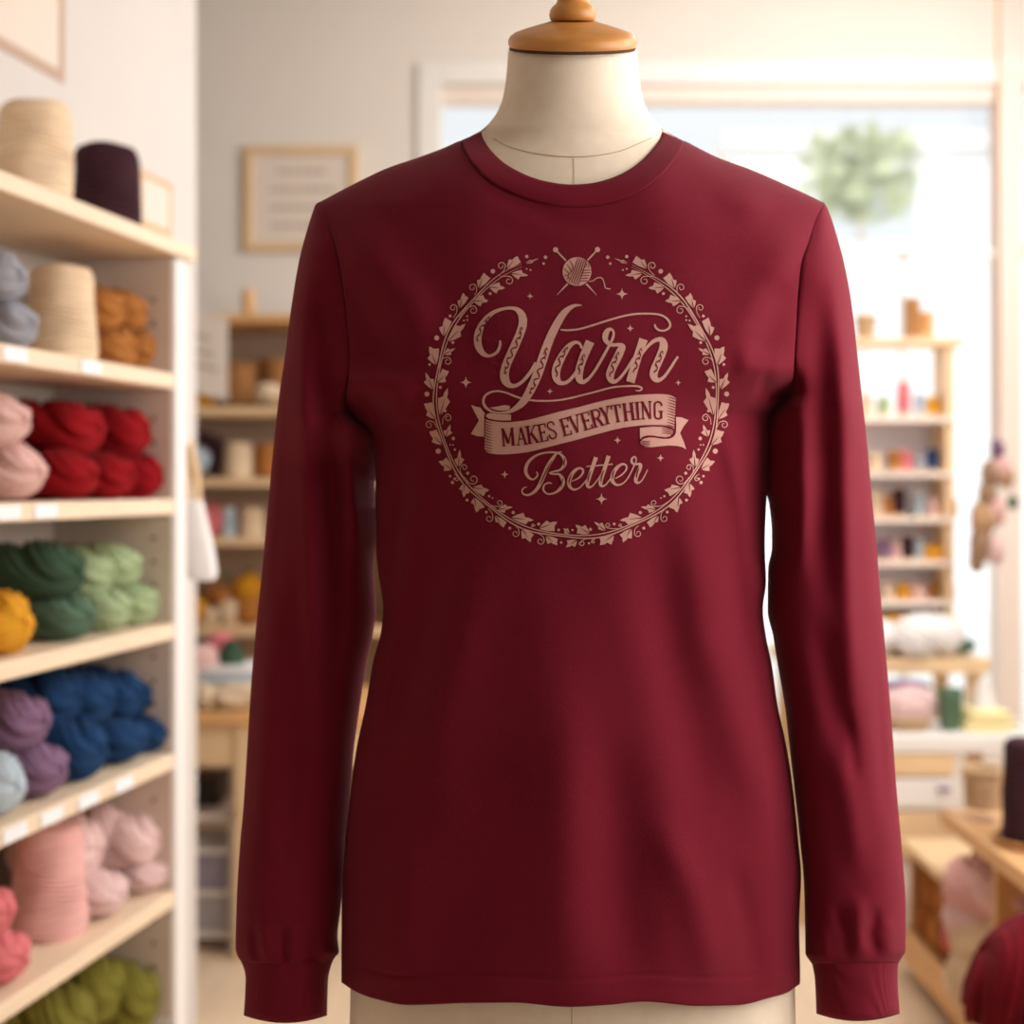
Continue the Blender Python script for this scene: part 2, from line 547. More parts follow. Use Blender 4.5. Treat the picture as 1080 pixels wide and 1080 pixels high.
def catmull(pts, step=None, n=8):
    P_ = [np.array(p, float) for p in pts]
    P_ = [2 * P_[0] - P_[1]] + P_ + [2 * P_[-1] - P_[-2]]
    out = []
    for i in range(1, len(P_) - 2):
        p0, p1, p2, p3 = P_[i - 1:i + 3]
        k = n if step is None else max(2, int(np.linalg.norm((p2 - p1)[:2]) / step) + 1)
        for j in range(k):
            t = j / k
            out.append(.5 * (2 * p1 + (p2 - p0) * t + (2 * p0 - 5 * p1 + 4 * p2 - p3) * t * t + (3 * p1 - p0 - 3 * p2 + p3) * t**3))
    out.append(P_[-2])
    return out


form_line('neck_seam', [(520, 146), (535, 154), (555, 160), (580, 164), (605, 165.5), (630, 164), (655, 159), (672, 152), (688, 145)], 0.9, M['seamline'])
form_line('front_seam', [(604.5, 167), (605, 180), (605, 200)], 0.9, M['seamline'])
form_line('front_seam', [(603, 1040), (603, 1070), (603, 1120)], 0.9, M['seamline'])

# wooden neck cap, tilted forward like the photo
cap_c = P(604, 43.5, 1.405) - fo
R = Matrix.Rotation(math.radians(21), 4, 'X')
kpx = 1.405 / F


def capfn(v): return (R @ Vector(v)) + cap_c


pr = [(66.5, -6), (68, -3), (68, 1), (66, 5), (60, 9), (48, 13), (36, 16.5), (27, 19), (24, 20)]
MB().lathe([(r * kpx, z * kpx) for r, z in pr], 64, fn=capfn).build('neck_cap', M['cap_wood'], form, True)
MB().lathe([(66 * kpx, -9 * kpx), (67 * kpx, -6.3 * kpx)], 64, fn=capfn).build('cap_edge', M['dark_edge'], form, True)
pr = [(21, 18), (24, 20.5), (25, 25), (24, 30), (21, 34), (18, 36), (16.5, 39), (16, 43), (18, 48), (22, 55), (26, 64), (27, 74), (24, 84), (17, 92), (8, 97), (1, 99)]


def finfn(v):
    v = Vector(v); v.z *= 1.0
    return (Matrix.Rotation(math.radians(14), 4, 'X') @ v) + cap_c + Vector((0, 0.002, 0.002))


MB().lathe([(r * kpx, z * kpx) for r, z in pr], 48, fn=finfn).build('finial', M['cap_wood'], form, True)
MB().tube([(0, 0, 0.05), (0, 0, 0.75)], 0.018, 20).build('pole', M['cap_wood'], form, True)
MB().lathe([(.19, 0), (.19, .015), (.16, .03), (.05, .045), (.025, .07)], 48).build('base', M['cap_wood'], form, True)

# ---------------------------------------------------------------- the shirt
shirt = empty('long_sleeve_shirt', tuple(fo + Vector((0, 0, 0.84))), 'burgundy long-sleeve crew-neck shirt with a dusty rose yarn wreath print, worn by the dress form', 'shirt')
so = np.array(shirt.location)

nc, nr = 261, 330
sv = np.sin(np.linspace(-1, 1, nc) * math.pi / 2 * 0.92) / math.sin(math.pi / 2 * 0.92)
xt = 602 + sv * 267
tr_ = np.linspace(0, 1, nr)


def body_grid(topf, back):
    ytop = topf(xt)
    xh = 602 + sv * 242
    yh = HEM(xh) - (12 if back else 0) * (1 - sv**2)
    PYg = yh[None, :] + (ytop - yh)[None, :] * tr_[:, None]
    PXg = XL(PYg) + (sv[None, :] + 1) / 2 * (XR(PYg) - XL(PYg))
    b = bulge(PXg, PYg, back)
    Y = Y0 + b if back else Y0 - b
    # close the sides below the armhole
    return to_world(PXg, PYg, Y)


g1 = body_grid(TOP, False); g2 = body_grid(BACKTOP, True)
verts = np.concatenate([g1.reshape(-1, 3), g2.reshape(-1, 3)]) - so
faces = grid_faces(nr, nc, 0, True) + grid_faces(nr, nc, nr * nc)
body = link('body_panel', verts, faces, M['shirt'], shirt, True, 2e-4)

# sleeves
OL = ip([(213, 336), (216, 332.5), (220, 331), (250, 321.7), (274, 315.6), (308, 309.6), (341, 304.8), (372, 301), (420, 294), (475, 288), (540, 282),
         (605, 276), (662, 270), (720, 265), (792, 260.5), (855, 256.4), (892, 253), (952, 249.6), (1000, 248.4), (1009, 251), (1016, 256)])
IL = ip([(436, 369), (444, 378), (452, 389), (463, 398), (495, 401), (510, 395), (528, 395), (538, 400), (568, 400), (580, 396), (600, 394), (643, 396.5), (670, 393), (696, 387), (744, 379.6), (792, 373),
         (841, 368.8), (892, 364), (930, 362), (960, 359), (988, 356), (1004, 357.5), (1010, 353), (1016, 350)])
ORt = ip([(213, 868), (216, 871), (220, 873), (245, 881.5), (276, 890), (312, 897), (348, 901.5), (380, 905), (408, 908), (461, 914), (514, 918.7), (577, 924.7),
          (613, 927.5), (653, 931), (720, 937), (788, 942.5), (832, 945.5), (892, 951), (964, 955.4), (1003, 955), (1010, 951), (1016, 947.5)])
IR = ip([(422, 826), (432, 818), (444, 810), (460, 806), (505, 804), (520, 808), (530, 811), (565, 814), (577, 814), (600, 810), (643, 809.5), (672, 815.5), (701, 820), (744, 827.6),
         (773, 831), (817, 836), (860, 841), (890, 844), (928, 847.6), (964, 848.8), (1006, 849.5), (1012, 853), (1016, 856)])
SFL = [
    ([(332, 240), (324, 300), (318, 360), (321, 460), (326, 560), (333, 700), (340, 830)], 8, .010),
    ([(345, 300), (345, 400), (352, 520), (352, 640), (345, 760)], 9, -.014),
    ([(356, 400), (362, 450), (370, 520), (376, 600)], 7, .010),
    ([(300, 400), (296, 520), (290, 640)], 8, -.004),
    ([(290, 600), (284, 720), (278, 840), (282, 930)], 9, .004),
    ([(310, 700), (312, 820), (305, 920)], 10, -.004),
    ([(268, 975), (270, 1000), (273, 1018)], 4, -.004), ([(276, 970), (279, 1000), (282, 1018)], 4, .003),
    ([(300, 975), (300, 1000), (301, 1018)], 4, -.0045), ([(310, 965), (309, 1000), (309, 1018)], 5, .003),
    ([(330, 975), (328, 1000), (327, 1018)], 4, -.003), ([(340, 980), (340, 1018)], 4, .003),
]
SFR = [
    ([(874, 235), (882, 300), (889, 380), (891, 480), (893, 600), (899, 720), (905, 820)], 9, .008),
    ([(857, 290), (864, 360), (868, 440), (869, 560), (871, 660)], 11, -.013),
    ([(838, 415), (849, 450), (848, 540), (842, 620)], 8, .009),
    ([(860, 640), (880, 740), (895, 800)], 10, -.007),
    ([(888, 740), (898, 780), (903, 830)], 5, -.003),
    ([(880, 780), (898, 860), (908, 930)], 10, .006),
    ([(925, 640), (932, 760), (938, 880)], 8, -.004),
    ([(925, 955), (918, 985), (926, 1012)], 5, -.0055), ([(905, 940), (906, 985), (904, 1018)], 7, .005),
    ([(880, 950), (893, 985), (896, 1016)], 5, -.0045), ([(938, 965), (938, 990), (940, 1016)], 6, .003),
    ([(866, 975), (870, 1000), (872, 1018)], 5, .003),
]


def sleeve(side):
    Of, If_, Fd, armp = (OL, IL, SFL, 436) if side < 0 else (ORt, IR, SFR, 422)
    seam = XL if side < 0 else XR
    n = 81; yy = np.concatenate([np.linspace(213.5, 470, 150), np.linspace(472, 1016, 230)])
    tv = (1 - np.cos(np.linspace(0, 1, n) * math.pi)) / 2
    PYg, T = np.meshgrid(yy, tv, indexing='ij')
    inner = np.where(PYg < armp, seam(PYg) - side * 3.5 * sm(armp - 40, armp, PYg), If_(PYg)); outer = Of(PYg)
    PXg = inner + (outer - inner) * T
    e = 1 - sm(armp - 50, armp + 25, PYg)
    bs = bulge(inner, np.minimum(PYg, armp))             # body depth at the seam
    bf_ = bulge(inner, np.minimum(PYg, 380.0))
    above = (bf_ + (bs - bf_) * (1 - T) ** 7) * np.sqrt(np.clip(1 - T**2.4, 0, 1))
    Ds = np.interp(PYg, [213, 300, 430, 600, 850, 990, 1016], [.05, .06, .066, .060, .050, .045, .040])
    below = Ds * (1 - np.abs(2 * T - 1) ** 2.2) ** 0.55
    b = above * e + below * (1 - e)
    bb = (bf_ * .85 * np.sqrt(np.clip(1 - T**2.4, 0, 1))) * e + below * (1 - e)
    edge = np.clip((0.5 - np.abs(T - .5)) * 9, 0, 1)
    f = folds(PXg, PYg, Fd) + wrinkle(PXg + 200 * side, PYg) * 1.3
    # small gap at the seam between body and sleeve
    tuck = .0010 * np.exp(-(np.abs(PXg - inner) / 1.6) ** 2) * e
    off = (.045 if side < 0 else .016) * (1 - e) * sm(armp, armp + 60, PYg) * (1 - .8 * sm(700, 1016, PYg))
    fr = to_world(PXg, PYg, Y0 + off - b - f * edge + tuck)
    bk = to_world(PXg, PYg, Y0 + off + bb)
    N = PXg.size
    vs = np.concatenate([fr.reshape(-1, 3), bk.reshape(-1, 3)]) - so
    fl = side > 0
    fs = grid_faces(len(yy), n, 0, not fl) + grid_faces(len(yy), n, N, fl)
    s_ = link('sleeve', vs, fs, M['shirt'], shirt, True, 2e-4)
    # cuff
    cy = np.linspace(0, 1, 26)
    if side < 0:
        l_ = ip([(0, 254), (.12, 257), (.3, 259), (.6, 258.5), (1, 257)]); r_ = ip([(0, 351), (.12, 348.5), (.35, 346), (1, 345)])
        y0_, mid = 1016, 8
    else:
        l_ = ip([(0, 855), (.12, 857), (.4, 859.6), (1, 861)]); r_ = ip([(0, 948.5), (.15, 947), (.35, 946.8), (1, 949)])
        y0_, mid = 1014, 8
    CYg, T = np.meshgrid(cy, tv, indexing='ij')
    PXc = l_(CYg) + (r_(CYg) - l_(CYg)) * T
    arc = mid * (1 - (2 * T - 1) ** 2)
    PYc = y0_ - 2 + CYg * 57 + arc * CYg
    bc = .040 * (1 - np.abs(2 * T - 1) ** 2.2) ** 0.55
    rib = .00035 * np.sin(PXc * 3.6)
    roll = .003 * sm(.9, 1.0, CYg)
    offc = .009 if side < 0 else .0032
    frc = to_world(PXc, PYc, Y0 + offc - bc - rib + roll)
    bkc = to_world(PXc, PYc - 2 * arc * CYg * .6, Y0 + offc + bc)
    N = PXc.size
    vs = np.concatenate([frc.reshape(-1, 3), bkc.reshape(-1, 3)]) - so
    fs = grid_faces(len(cy), n) + grid_faces(len(cy), n, N, True)
    c_ = link('cuff', vs, fs, M['shirt'], s_, True, 2e-4)
    for o in (s_, c_):
        md = o.modifiers.new('cloth', 'SOLIDIFY'); md.thickness = .0012; md.offset = -1
    return s_


sleeve(-1); sleeve(1)

# collar: a rib band round the neck
inF = [(507.5, 139), (510, 147), (519, 160), (535, 174), (560, 186.5), (583, 192.5), (605, 194.5), (630, 192), (655, 183.5), (676, 170), (690, 155), (696.5, 146), (698.5, 138)]
ouF = [(486.5, 148), (490, 159), (498, 172), (517, 191.5), (545, 206), (575, 215), (607, 218.5), (638, 215), (667, 206), (693, 189.5), (712, 169), (719, 157), (722, 149)]
inB = [(698.5, 138), (694, 134), (670, 131), (640, 129.5), (605, 129), (570, 129.5), (540, 131), (515, 134), (507.5, 139)]
ouB = [(722, 149), (712, 146), (680, 144), (640, 142.5), (605, 142), (570, 142.5), (530, 144), (497, 146), (486.5, 148)]
cin = catmull(inF, None, 8)[:-1]; cou = catmull(ouF, None, 8)[:-1]
nF = len(cin)
cinb = catmull(inB, None, 8)[:-1]; coub = catmull(ouB, None, 8)[:-1]
vs = []; nring = nF + len(cinb); K = 9
for i in range(nring):
    fr_ = i < nF
    a = cin[i] if fr_ else cinb[i - nF]; b = cou[i] if fr_ else coub[i - nF]
    ax, ay = a; bx, by = b
    bB = float(bulge(np.array(bx), np.array(by + 1.5), not fr_)); bA = float(form_bulge(np.array(ax), np.array(ay)))
    end = min(i, nF - i) / 14 if fr_ else min(i - nF, nring - i) / 14
    end = max(0.0, min(1.0, end))
    sg = 1 if fr_ else -.85
    YB = Y0 - sg * (bB + .0006) if fr_ else Y0 + bB
    YA = Y0 - sg * (bA + .004 * end + .001)
    for k in range(K):      # outer skin: from seam up to the edge
        t = k / (K - 1)
        x = bx + (ax - bx) * t; y = by + (ay - by) * t
        YY = YB + (YA - YB) * t - (sg > 0 and 1 or -1) * (.0022 * math.sin(math.pi * min(1, t * 1.04)))
        vs.append(to_world(x, y, YY) - so)
    vs.append(to_world(ax + (bx - ax) * .04, ay + (by - ay) * .04, YA + .003 * (1 if fr_ else -1)) - so)
    vs.append(to_world(bx + (ax - bx) * .1, by + (ay - by) * .1, YB + .004 * (1 if fr_ else -1)) - so)
K2 = K + 2
fs = []
for i in range(nring):
    j = (i + 1) % nring
    for k in range(K2):
        l2 = (k + 1) % K2
        fs.append((i * K2 + k, i * K2 + l2, j * K2 + l2, j * K2 + k))
link('collar', vs, fs, M['shirt'], shirt, True, 0)
md = body.modifiers.new('cloth', 'SOLIDIFY'); md.thickness = .0012; md.offset = -1


# ---------------------------------------------------------------- the print
class Print:
    def __init__(s): s.v = []; s.f = []

    def strip(s, pts, step=1.2, res=None):
        """pts: (x, y, width) in frame px"""
        pts = catmull(pts, step)
        n0 = len(s.v)
        for i, (x, y, w) in enumerate(pts):
            a = pts[max(i - 1, 0)]; b = pts[min(i + 1, len(pts) - 1)]
            dx, dy = b[0] - a[0], b[1] - a[1]; l = math.hypot(dx, dy) or 1
            w = max(w, .3)
            nx, ny = -dy / l * w / 2, dx / l * w / 2
            for q in (-1, -.33, .33, 1): s.v.append((x + nx * q, y + ny * q))
        for i in range(len(pts) - 1):
            for k in range(3):
                a = n0 + i * 4 + k
                s.f.append((a, a + 1, a + 5, a + 4))

    def poly(s, pts, sub=7.0):
        pts = [(float(x), float(y)) for x, y in pts]
        tri = tessellate_polygon([[Vector((x, y, 0)) for x, y in pts]])
        bm = bmesh.new()
        vv = [bm.verts.new((x, y, 0)) for x, y in pts]
        for t in tri:
            try: bm.faces.new([vv[i] for i in t])
            except ValueError: pass
        for _ in range(6):
            es = [e for e in bm.edges if e.calc_length() > sub]
            if not es: break
            bmesh.ops.subdivide_edges(bm, edges=es, cuts=1, use_grid_fill=False)
            bmesh.ops.triangulate(bm, faces=bm.faces[:])
        bm.verts.index_update()
        n0 = len(s.v)
        s.v += [(v.co.x, v.co.y) for v in bm.verts]
        s.f += [tuple(n0 + v.index for v in f.verts) for f in bm.faces]
        bm.free()

    def disc(s, x, y, r, n=14):
        s.poly([(x + r * math.cos(2 * math.pi * k / n), y + r * math.sin(2 * math.pi * k / n)) for k in range(n)])

    def star(s, x, y, r):
        p = []
        for k in range(32):
            a = 2 * math.pi * k / 32
            c, d = abs(math.cos(a)), abs(math.sin(a))
            rr = r * min(1, 1 / ((c ** .55 + d ** .55) ** (1 / .55)) )
            p.append((x + rr * math.cos(a), y + rr * math.sin(a)))
        s.poly(p)

    def build(s, name, m, lift, parent=None):
        a = np.array(s.v); px, py = a[:, 0], a[:, 1]
        w = to_world(px, py, yfront(px, py) - lift) - so
        return link(name, w, s.f, m, parent or shirt)


def sc(x0, y0, k, pts): return [(x0 + p[0] / k, y0 + p[1] / k) + ((p[2] / k,) if len(p) > 2 else ()) for p in pts]


lett = Print(); cut = Print(); orn = []; hat = Print(); hat2 = Print(); cap = []; vein = Print(); bl = Print(); wre = Print(); ban = Print(); emb = Print(); ned = [Print(), Print()]; spk = []
c1 = lambda p: sc(490, 310, 9, p)
c2 = lambda p: sc(600, 310, 9, p)
c3 = lambda p: sc(490, 400, 9, p)
c4 = lambda p: sc(610, 400, 9, p)
c5 = lambda p: sc(540, 460, 6.75, p)
# Y
lett.strip(c1([(337, 442, 20), (336, 490, 26), (305, 555, 28), (235, 588, 28), (170, 560, 52), (128, 480, 70), (130, 380, 72), (168, 285, 58), (240, 200, 42),
               (330, 152, 32), (430, 134, 28), (500, 150, 46), (545, 205, 72), (553, 280, 80), (530, 365, 80), (482, 480, 82), (432, 590, 82), (392, 690, 82),
               (378, 770, 84), (392, 830, 76), (430, 868, 50), (485, 870, 36), (550, 830, 30), (620, 750, 34), (680, 655, 36)]))
lett.strip(c1([(1112, 108, 10), (1050, 110, 28), (990, 140, 48), (930, 200, 66), (870, 300, 76), (820, 400, 80), (780, 500, 84), (740, 620, 90), (700, 740, 90),
               (655, 850, 86), (605, 950, 80), (545, 1035, 68), (480, 1088, 46), (420, 1118, 30), (340, 1128, 16), (260, 1116, 18), (200, 1075, 25), (178, 1025, 24),
               (190, 975, 22), (235, 938, 20), (310, 922, 18), (400, 940, 16), (470, 968, 18), (545, 993, 18), (640, 1010, 18), (760, 1016, 16), (880, 1010, 16),
               (990, 992, 17), (1110, 963, 15), (1250, 927, 16), (1390, 890, 17), (1510, 876, 15), (1630, 875, 18), (1675, 888, 18), (1682, 905, 16), (1655, 919, 12), (1620, 916, 6)]))
lett.strip(c1([(912, 340, 14), (980, 345, 18), (1080, 335, 18), (1190, 306, 18), (1340, 258, 18), (1490, 215, 18), (1610, 192, 18), (1730, 187, 18), (1840, 195, 18),
               (1910, 225, 20), (1948, 275, 22), (1945, 318, 20), (1900, 347, 17), (1850, 345, 18), (1815, 320, 20), (1805, 288, 14)]))
# a
lett.strip(c1([(1112, 520, 22), (1094, 474, 26), (1050, 460, 32), (1000, 488, 46), (950, 550, 66), (905, 630, 76), (873, 710, 80), (868, 780, 76), (888, 828, 58),
               (925, 848, 36), (980, 832, 32), (1035, 775, 32), (1080, 710, 30), (1115, 640, 28)]))
lett.strip(c2([(202, 452, 84), (165, 535, 80), (130, 620, 78), (105, 700, 76), (95, 775, 74), (108, 822, 60), (145, 833, 38), (195, 795, 28), (245, 730, 26), (300, 640, 26),
               (350, 550, 26), (388, 480, 26), (416, 420, 24), (425, 370, 22), (405, 336, 24), (372, 345, 42), (348, 385, 56), (346, 430, 50), (372, 465, 40), (412, 484, 34),
               (470, 483, 36), (505, 500, 60), (488, 545, 74), (455, 615, 78), (415, 695, 78), (392, 765, 78), (400, 815, 60), (435, 832, 38), (485, 797, 28), (540, 728, 26),
               (590, 650, 28), (630, 590, 28)]))
lett.strip(c2([(709, 430, 82), (680, 515, 78), (650, 605, 78), (620, 705, 80), (582, 838, 84)]))
lett.strip(c2([(655, 640, 20), (700, 560, 24), (750, 497, 28), (800, 452, 34), (850, 432, 42), (888, 445, 62), (900, 495, 78), (882, 560, 80), (848, 640, 80), (815, 715, 78),
               (805, 770, 74), (822, 808, 58), (855, 818, 38), (905, 785, 28), (960, 710, 26), (1010, 632, 24), (1036, 594, 20)]))


def ornament(pts, amp):
    q_ = Print(); orn.append(q_)
    pts = catmull(pts, 0.45)
    n = len(pts); out = []
    for i, p in enumerate(pts):
        a = pts[max(i - 1, 0)]; b = pts[min(i + 1, n - 1)]
        dx, dy = b[0] - a[0], b[1] - a[1]; l = math.hypot(dx, dy) or 1
        t = i / (n - 1)
        w = amp * math.sin(math.pi * t) ** .4
        o = w * math.sin(t * n * .45 / 1.9)
        out.append((p[0] - dy / l * o, p[1] + dx / l * o, .6 + .9 * abs(math.cos(t * n * .45 / 1.9))))
        if i % 11 == 5:
            sg = 1 if (i // 11) % 2 else -1
            q_.disc(p[0] - dy / l * w * .9 * sg, p[1] + dx / l * w * .95 * sg, .75, 8)
    q_.strip(out, 0.8)


ornament(c1([(545, 315), (515, 420), (455, 545), (410, 650), (385, 765)]), 2.0)
ornament(c1([(240, 215), (185, 285), (140, 365), (120, 450)]), 1.6)
ornament(c1([(785, 510), (750, 610), (710, 740), (665, 850), (620, 950)]), 2.1)
ornament(c1([(980, 505), (930, 580), (885, 680), (870, 785)]), 1.8)
ornament(c2([(150, 572), (115, 660), (92, 760)]), 1.8)
ornament(c2([(475, 552), (430, 650), (395, 785)]), 1.8)
ornament(c2([(690, 515), (655, 620), (620, 745)]), 1.8)
ornament(c2([(893, 540), (850, 640), (813, 750)]), 1.8)

# Better
for st in [
    [(175, 252, 8), (182, 280, 12), (150, 308, 11), (115, 290, 20), (97, 245, 24), (113, 190, 22), (160, 145, 16), (220, 121, 13), (290, 115, 13), (340, 125, 15),
     (371, 160, 24), (375, 200, 26), (345, 238, 16), (300, 252, 12), (268, 262, 10), (290, 270, 10), (335, 272, 16), (360, 305, 26), (360, 345, 27), (335, 383, 20),
     (295, 407, 13), (250, 410, 12), (223, 380, 14), (232, 346, 11), (262, 332, 11), (285, 338, 5)],
    [(356, 110, 5), (320, 122, 14), (285, 165, 24), (252, 220, 28), (226, 280, 28), (200, 340, 27), (165, 390, 22), (120, 418, 14), (82, 412, 12), (71, 387, 10), (88, 366, 8), (107, 362, 4)],
    [(423, 322, 6), (468, 302, 10), (500, 270, 14), (505, 240, 15), (480, 228, 15), (442, 250, 24), (412, 300, 28), (406, 345, 26), (430, 377, 17), (470, 374, 10), (510, 338, 9), (548, 285, 9)],
    [(598, 150, 30), (574, 220, 28), (550, 290, 28), (536, 340, 27), (546, 364, 18), (572, 355, 10), (610, 310, 9), (640, 262, 9)],
    [(688, 140, 30), (664, 215, 28), (640, 290, 28), (629, 335, 27), (640, 356, 18), (668, 345, 10), (705, 298, 9), (735, 262, 9)],
    [(528, 216, 7), (600, 210, 9), (660, 204, 9), (717, 199, 8)],
    [(735, 302, 6), (780, 276, 10), (812, 240, 12), (813, 210, 14), (786, 199, 16), (747, 225, 24), (717, 275, 28), (716, 320, 26), (745, 347, 16), (790, 336, 10), (830, 290, 9),
     (865, 220, 9), (884, 175, 10), (876, 148, 12), (856, 158, 16), (852, 184, 18), (872, 200, 13), (912, 200, 20), (912, 225, 27), (888, 280, 28), (881, 318, 26), (896, 333, 16), (922, 318, 9), (945, 280, 9), (966, 238, 6)],
]:
    lett.strip(c5(st))
for a, b in [((285, 175), (200, 345)), ((378, 155), (372, 215)), ((364, 300), (350, 365)), ((425, 270), (405, 340)), ((560, 250), (540, 330)), ((655, 240), (632, 325)), ((730, 240), (715, 305)), ((905, 225), (885, 300))]:
    m_ = ((a[0] + b[0]) / 2 - 4, (a[1] + b[1]) / 2)
    q_ = Print(); orn.append(q_)
    for o in (-2, 2):
        q_.strip(c5([(a[0] + o, a[1], 2), (m_[0] + o, m_[1], 5), (b[0] + o, b[1], 2)]))

# banner
top = c3([(197, 378), (225, 390), (270, 398), (350, 406), (450, 405), (600, 386), (760, 346), (900, 308), (1080, 265), (1230, 225), (1380, 190), (1580, 155), (1780, 141), (1900, 143), (1970, 158), (2008, 182)])
bot = c3([(190, 668), (215, 692), (255, 705), (330, 713), (450, 709), (600, 691), (760, 652), (900, 616), (1080, 570), (1280, 515), (1480, 465), (1630, 443), (1780, 433), (1900, 437), (1960, 452), (1994, 476)])
T_, B_ = [np.array(catmull(q, None, 8)) for q in (top, bot)]
n0 = len(ban.v)
for i in range(len(T_)):
    for k in range(9): ban.v.append(tuple(T_[i] + (B_[i] - T_[i]) * k / 8))
ban.f += grid_faces(len(T_), 9, n0)
ban.poly(c3([(200, 350), (215, 330), (245, 320), (300, 328), (360, 330), (440, 334), (440, 390), (360, 392), (290, 386), (225, 372)]))
ban.poly(c3([(240, 268), (290, 262), (340, 252), (390, 244), (425, 252), (433, 270), (415, 290), (370, 299), (320, 297), (280, 287)]))
ban.poly(c3([(62, 245), (100, 258), (150, 268), (172, 300), (192, 322), (184, 545), (120, 540), (60, 518), (100, 450), (137, 392), (100, 320)]))
ban.poly(c4([(585, 462), (700, 449), (800, 452), (850, 462), (895, 478), (900, 510), (870, 540), (820, 552), (720, 540), (650, 535), (612, 545), (585, 568)]))
ban.poly(c4([(588, 600), (600, 578), (630, 560), (670, 552), (720, 553), (800, 566), (860, 566), (905, 545), (926, 510), (930, 440), (925, 357), (980, 362), (1045, 388), (1000, 445), (965, 510),
             (1000, 590), (1023, 666), (990, 645), (940, 633), (860, 628), (760, 638), (690, 645), (630, 640), (600, 625)]))
for i in range(11):       # hatching at the folds
    y = 395 + i * 27
    hat.strip(c3([(192, y, 8), (215, y + 12, 9), (262, y + 26, 3)]))
    y2 = 178 + i * 26.5; xo = -i * 1.2
    hat2.strip(c4([(925 + xo, y2 + 14, 8), (895 + xo, y2 + 2, 9), (850 + xo, y2 - 12, 3)]))
for k in range(4):
    hat2.strip(c4([(905, 480 + k * 16, 7), (850, 468 + k * 16, 8), (790, 462 + k * 16, 3)]))
    hat2.strip(c4([(594 + k * 2, 582 + k * 15, 6), (630, 590 + k * 14, 7), (685, 588 + k * 13, 3)]))
hat2.strip(c4([(582, 452, 5), (720, 441, 9), (830, 446, 12), (890, 470, 14), (915, 500, 12), (905, 535, 12), (860, 556, 14), (780, 552, 14), (700, 541, 14), (640, 543, 12), (600, 566, 8), (588, 590, 6)]))
hat2.strip(c4([(928, 200, 6), (925, 300, 8), (920, 400, 9), (915, 480, 10), (915, 520, 8)]))
hat.strip(c3([(188, 330, 4), (190, 450, 9), (188, 545, 4)]))
# serif capitals: strokes in a 1 x 1 box (x right, y down)
tk, th = .24, .10
GL = {
    'M': [([(.12, 0), (.12, 1)], th + .04), ([(.12, 0), (.5, .86)], tk), ([(.5, .86), (.88, 0)], th), ([(.88, 0), (.88, 1)], tk), ([(0, .98), (.26, .98)], 's'), ([(.72, .98), (1.04, .98)], 's'), ([(0, .02), (.2, .02)], 's'), ([(.8, .02), (1.04, .02)], 's')],
    'A': [([(.5, 0), (.12, 1)], th), ([(.5, 0), (.88, 1)], tk), ([(.24, .66), (.74, .66)], 's'), ([(-.02, .98), (.28, .98)], 's'), ([(.66, .98), (1.04, .98)], 's')],
    'K': [([(.2, 0), (.2, 1)], tk), ([(.82, 0), (.3, .55)], th), ([(.42, .42), (.88, 1)], tk), ([(0, .02), (.4, .02)], 's'), ([(0, .98), (.4, .98)], 's'), ([(.66, .02), (1.0, .02)], 's'), ([(.68, .98), (1.06, .98)], 's')],
    'E': [([(.24, 0), (.24, 1)], tk), ([(.02, .025), (.9, .025)], 's'), ([(.2, .49), (.7, .49)], 's'), ([(.02, .975), (.92, .975)], 's'), ([(.88, 0), (.9, .24)], 's'), ([(.9, .76), (.9, 1)], 's'), ([(.7, .4), (.7, .58)], 's')],
    'S': [([(.86, .26), (.8, .08), (.5, .02), (.22, .1), (.18, .28), (.4, .44), (.7, .56), (.86, .74), (.74, .93), (.46, .98), (.18, .9), (.12, .7)], .17)],
    'V': [([(.12, 0), (.5, 1)], tk), ([(.88, 0), (.5, 1)], th), ([(-.04, .02), (.32, .02)], 's'), ([(.7, .02), (1.04, .02)], 's')],
    'R': [([(.2, 0), (.2, 1)], tk), ([(.2, .03), (.6, .03), (.8, .14), (.8, .36), (.6, .49), (.2, .5)], .15), ([(.5, .5), (.7, .72), (.84, .98)], tk), ([(0, .98), (.42, .98)], 's'), ([(0, .02), (.3, .02)], 's'), ([(.8, .98), (1.04, .96)], 's')],
    'Y': [([(.12, 0), (.5, .55)], tk), ([(.88, 0), (.5, .55)], th), ([(.5, .5), (.5, 1)], tk), ([(-.04, .02), (.32, .02)], 's'), ([(.7, .02), (1.04, .02)], 's'), ([(.28, .98), (.72, .98)], 's')],
    'T': [([(.5, 0), (.5, 1)], tk), ([(.02, .03), (.98, .03)], 's'), ([(.05, 0), (.04, .24)], 's'), ([(.95, 0), (.96, .24)], 's'), ([(.28, .98), (.72, .98)], 's')],
    'H': [([(.2, 0), (.2, 1)], tk), ([(.8, 0), (.8, 1)], tk), ([(.2, .5), (.8, .5)], 's'), ([(0, .02), (.38, .02)], 's'), ([(0, .98), (.38, .98)], 's'), ([(.62, .02), (1, .02)], 's'), ([(.62, .98), (1, .98)], 's')],
    'I': [([(.5, 0), (.5, 1)], .5), ([(0, .02), (1, .02)], 's'), ([(0, .98), (1, .98)], 's')],
    'N': [([(.16, 0), (.16, 1)], th + .02), ([(.14, 0), (.84, 1)], tk), ([(.86, 0), (.86, 1)], th + .02), ([(-.02, .02), (.26, .02)], 's'), ([(0, .98), (.34, .98)], 's'), ([(.68, .02), (1.04, .02)], 's')],
    'G': [([(.86, .26), (.82, .1), (.5, .02), (.2, .12), (.16, .5), (.2, .88), (.5, .98), (.76, .92), (.8, .8)], .19), ([(.8, .56), (.8, .98)], tk), ([(.52, .56), (.98, .56)], 's')],
}
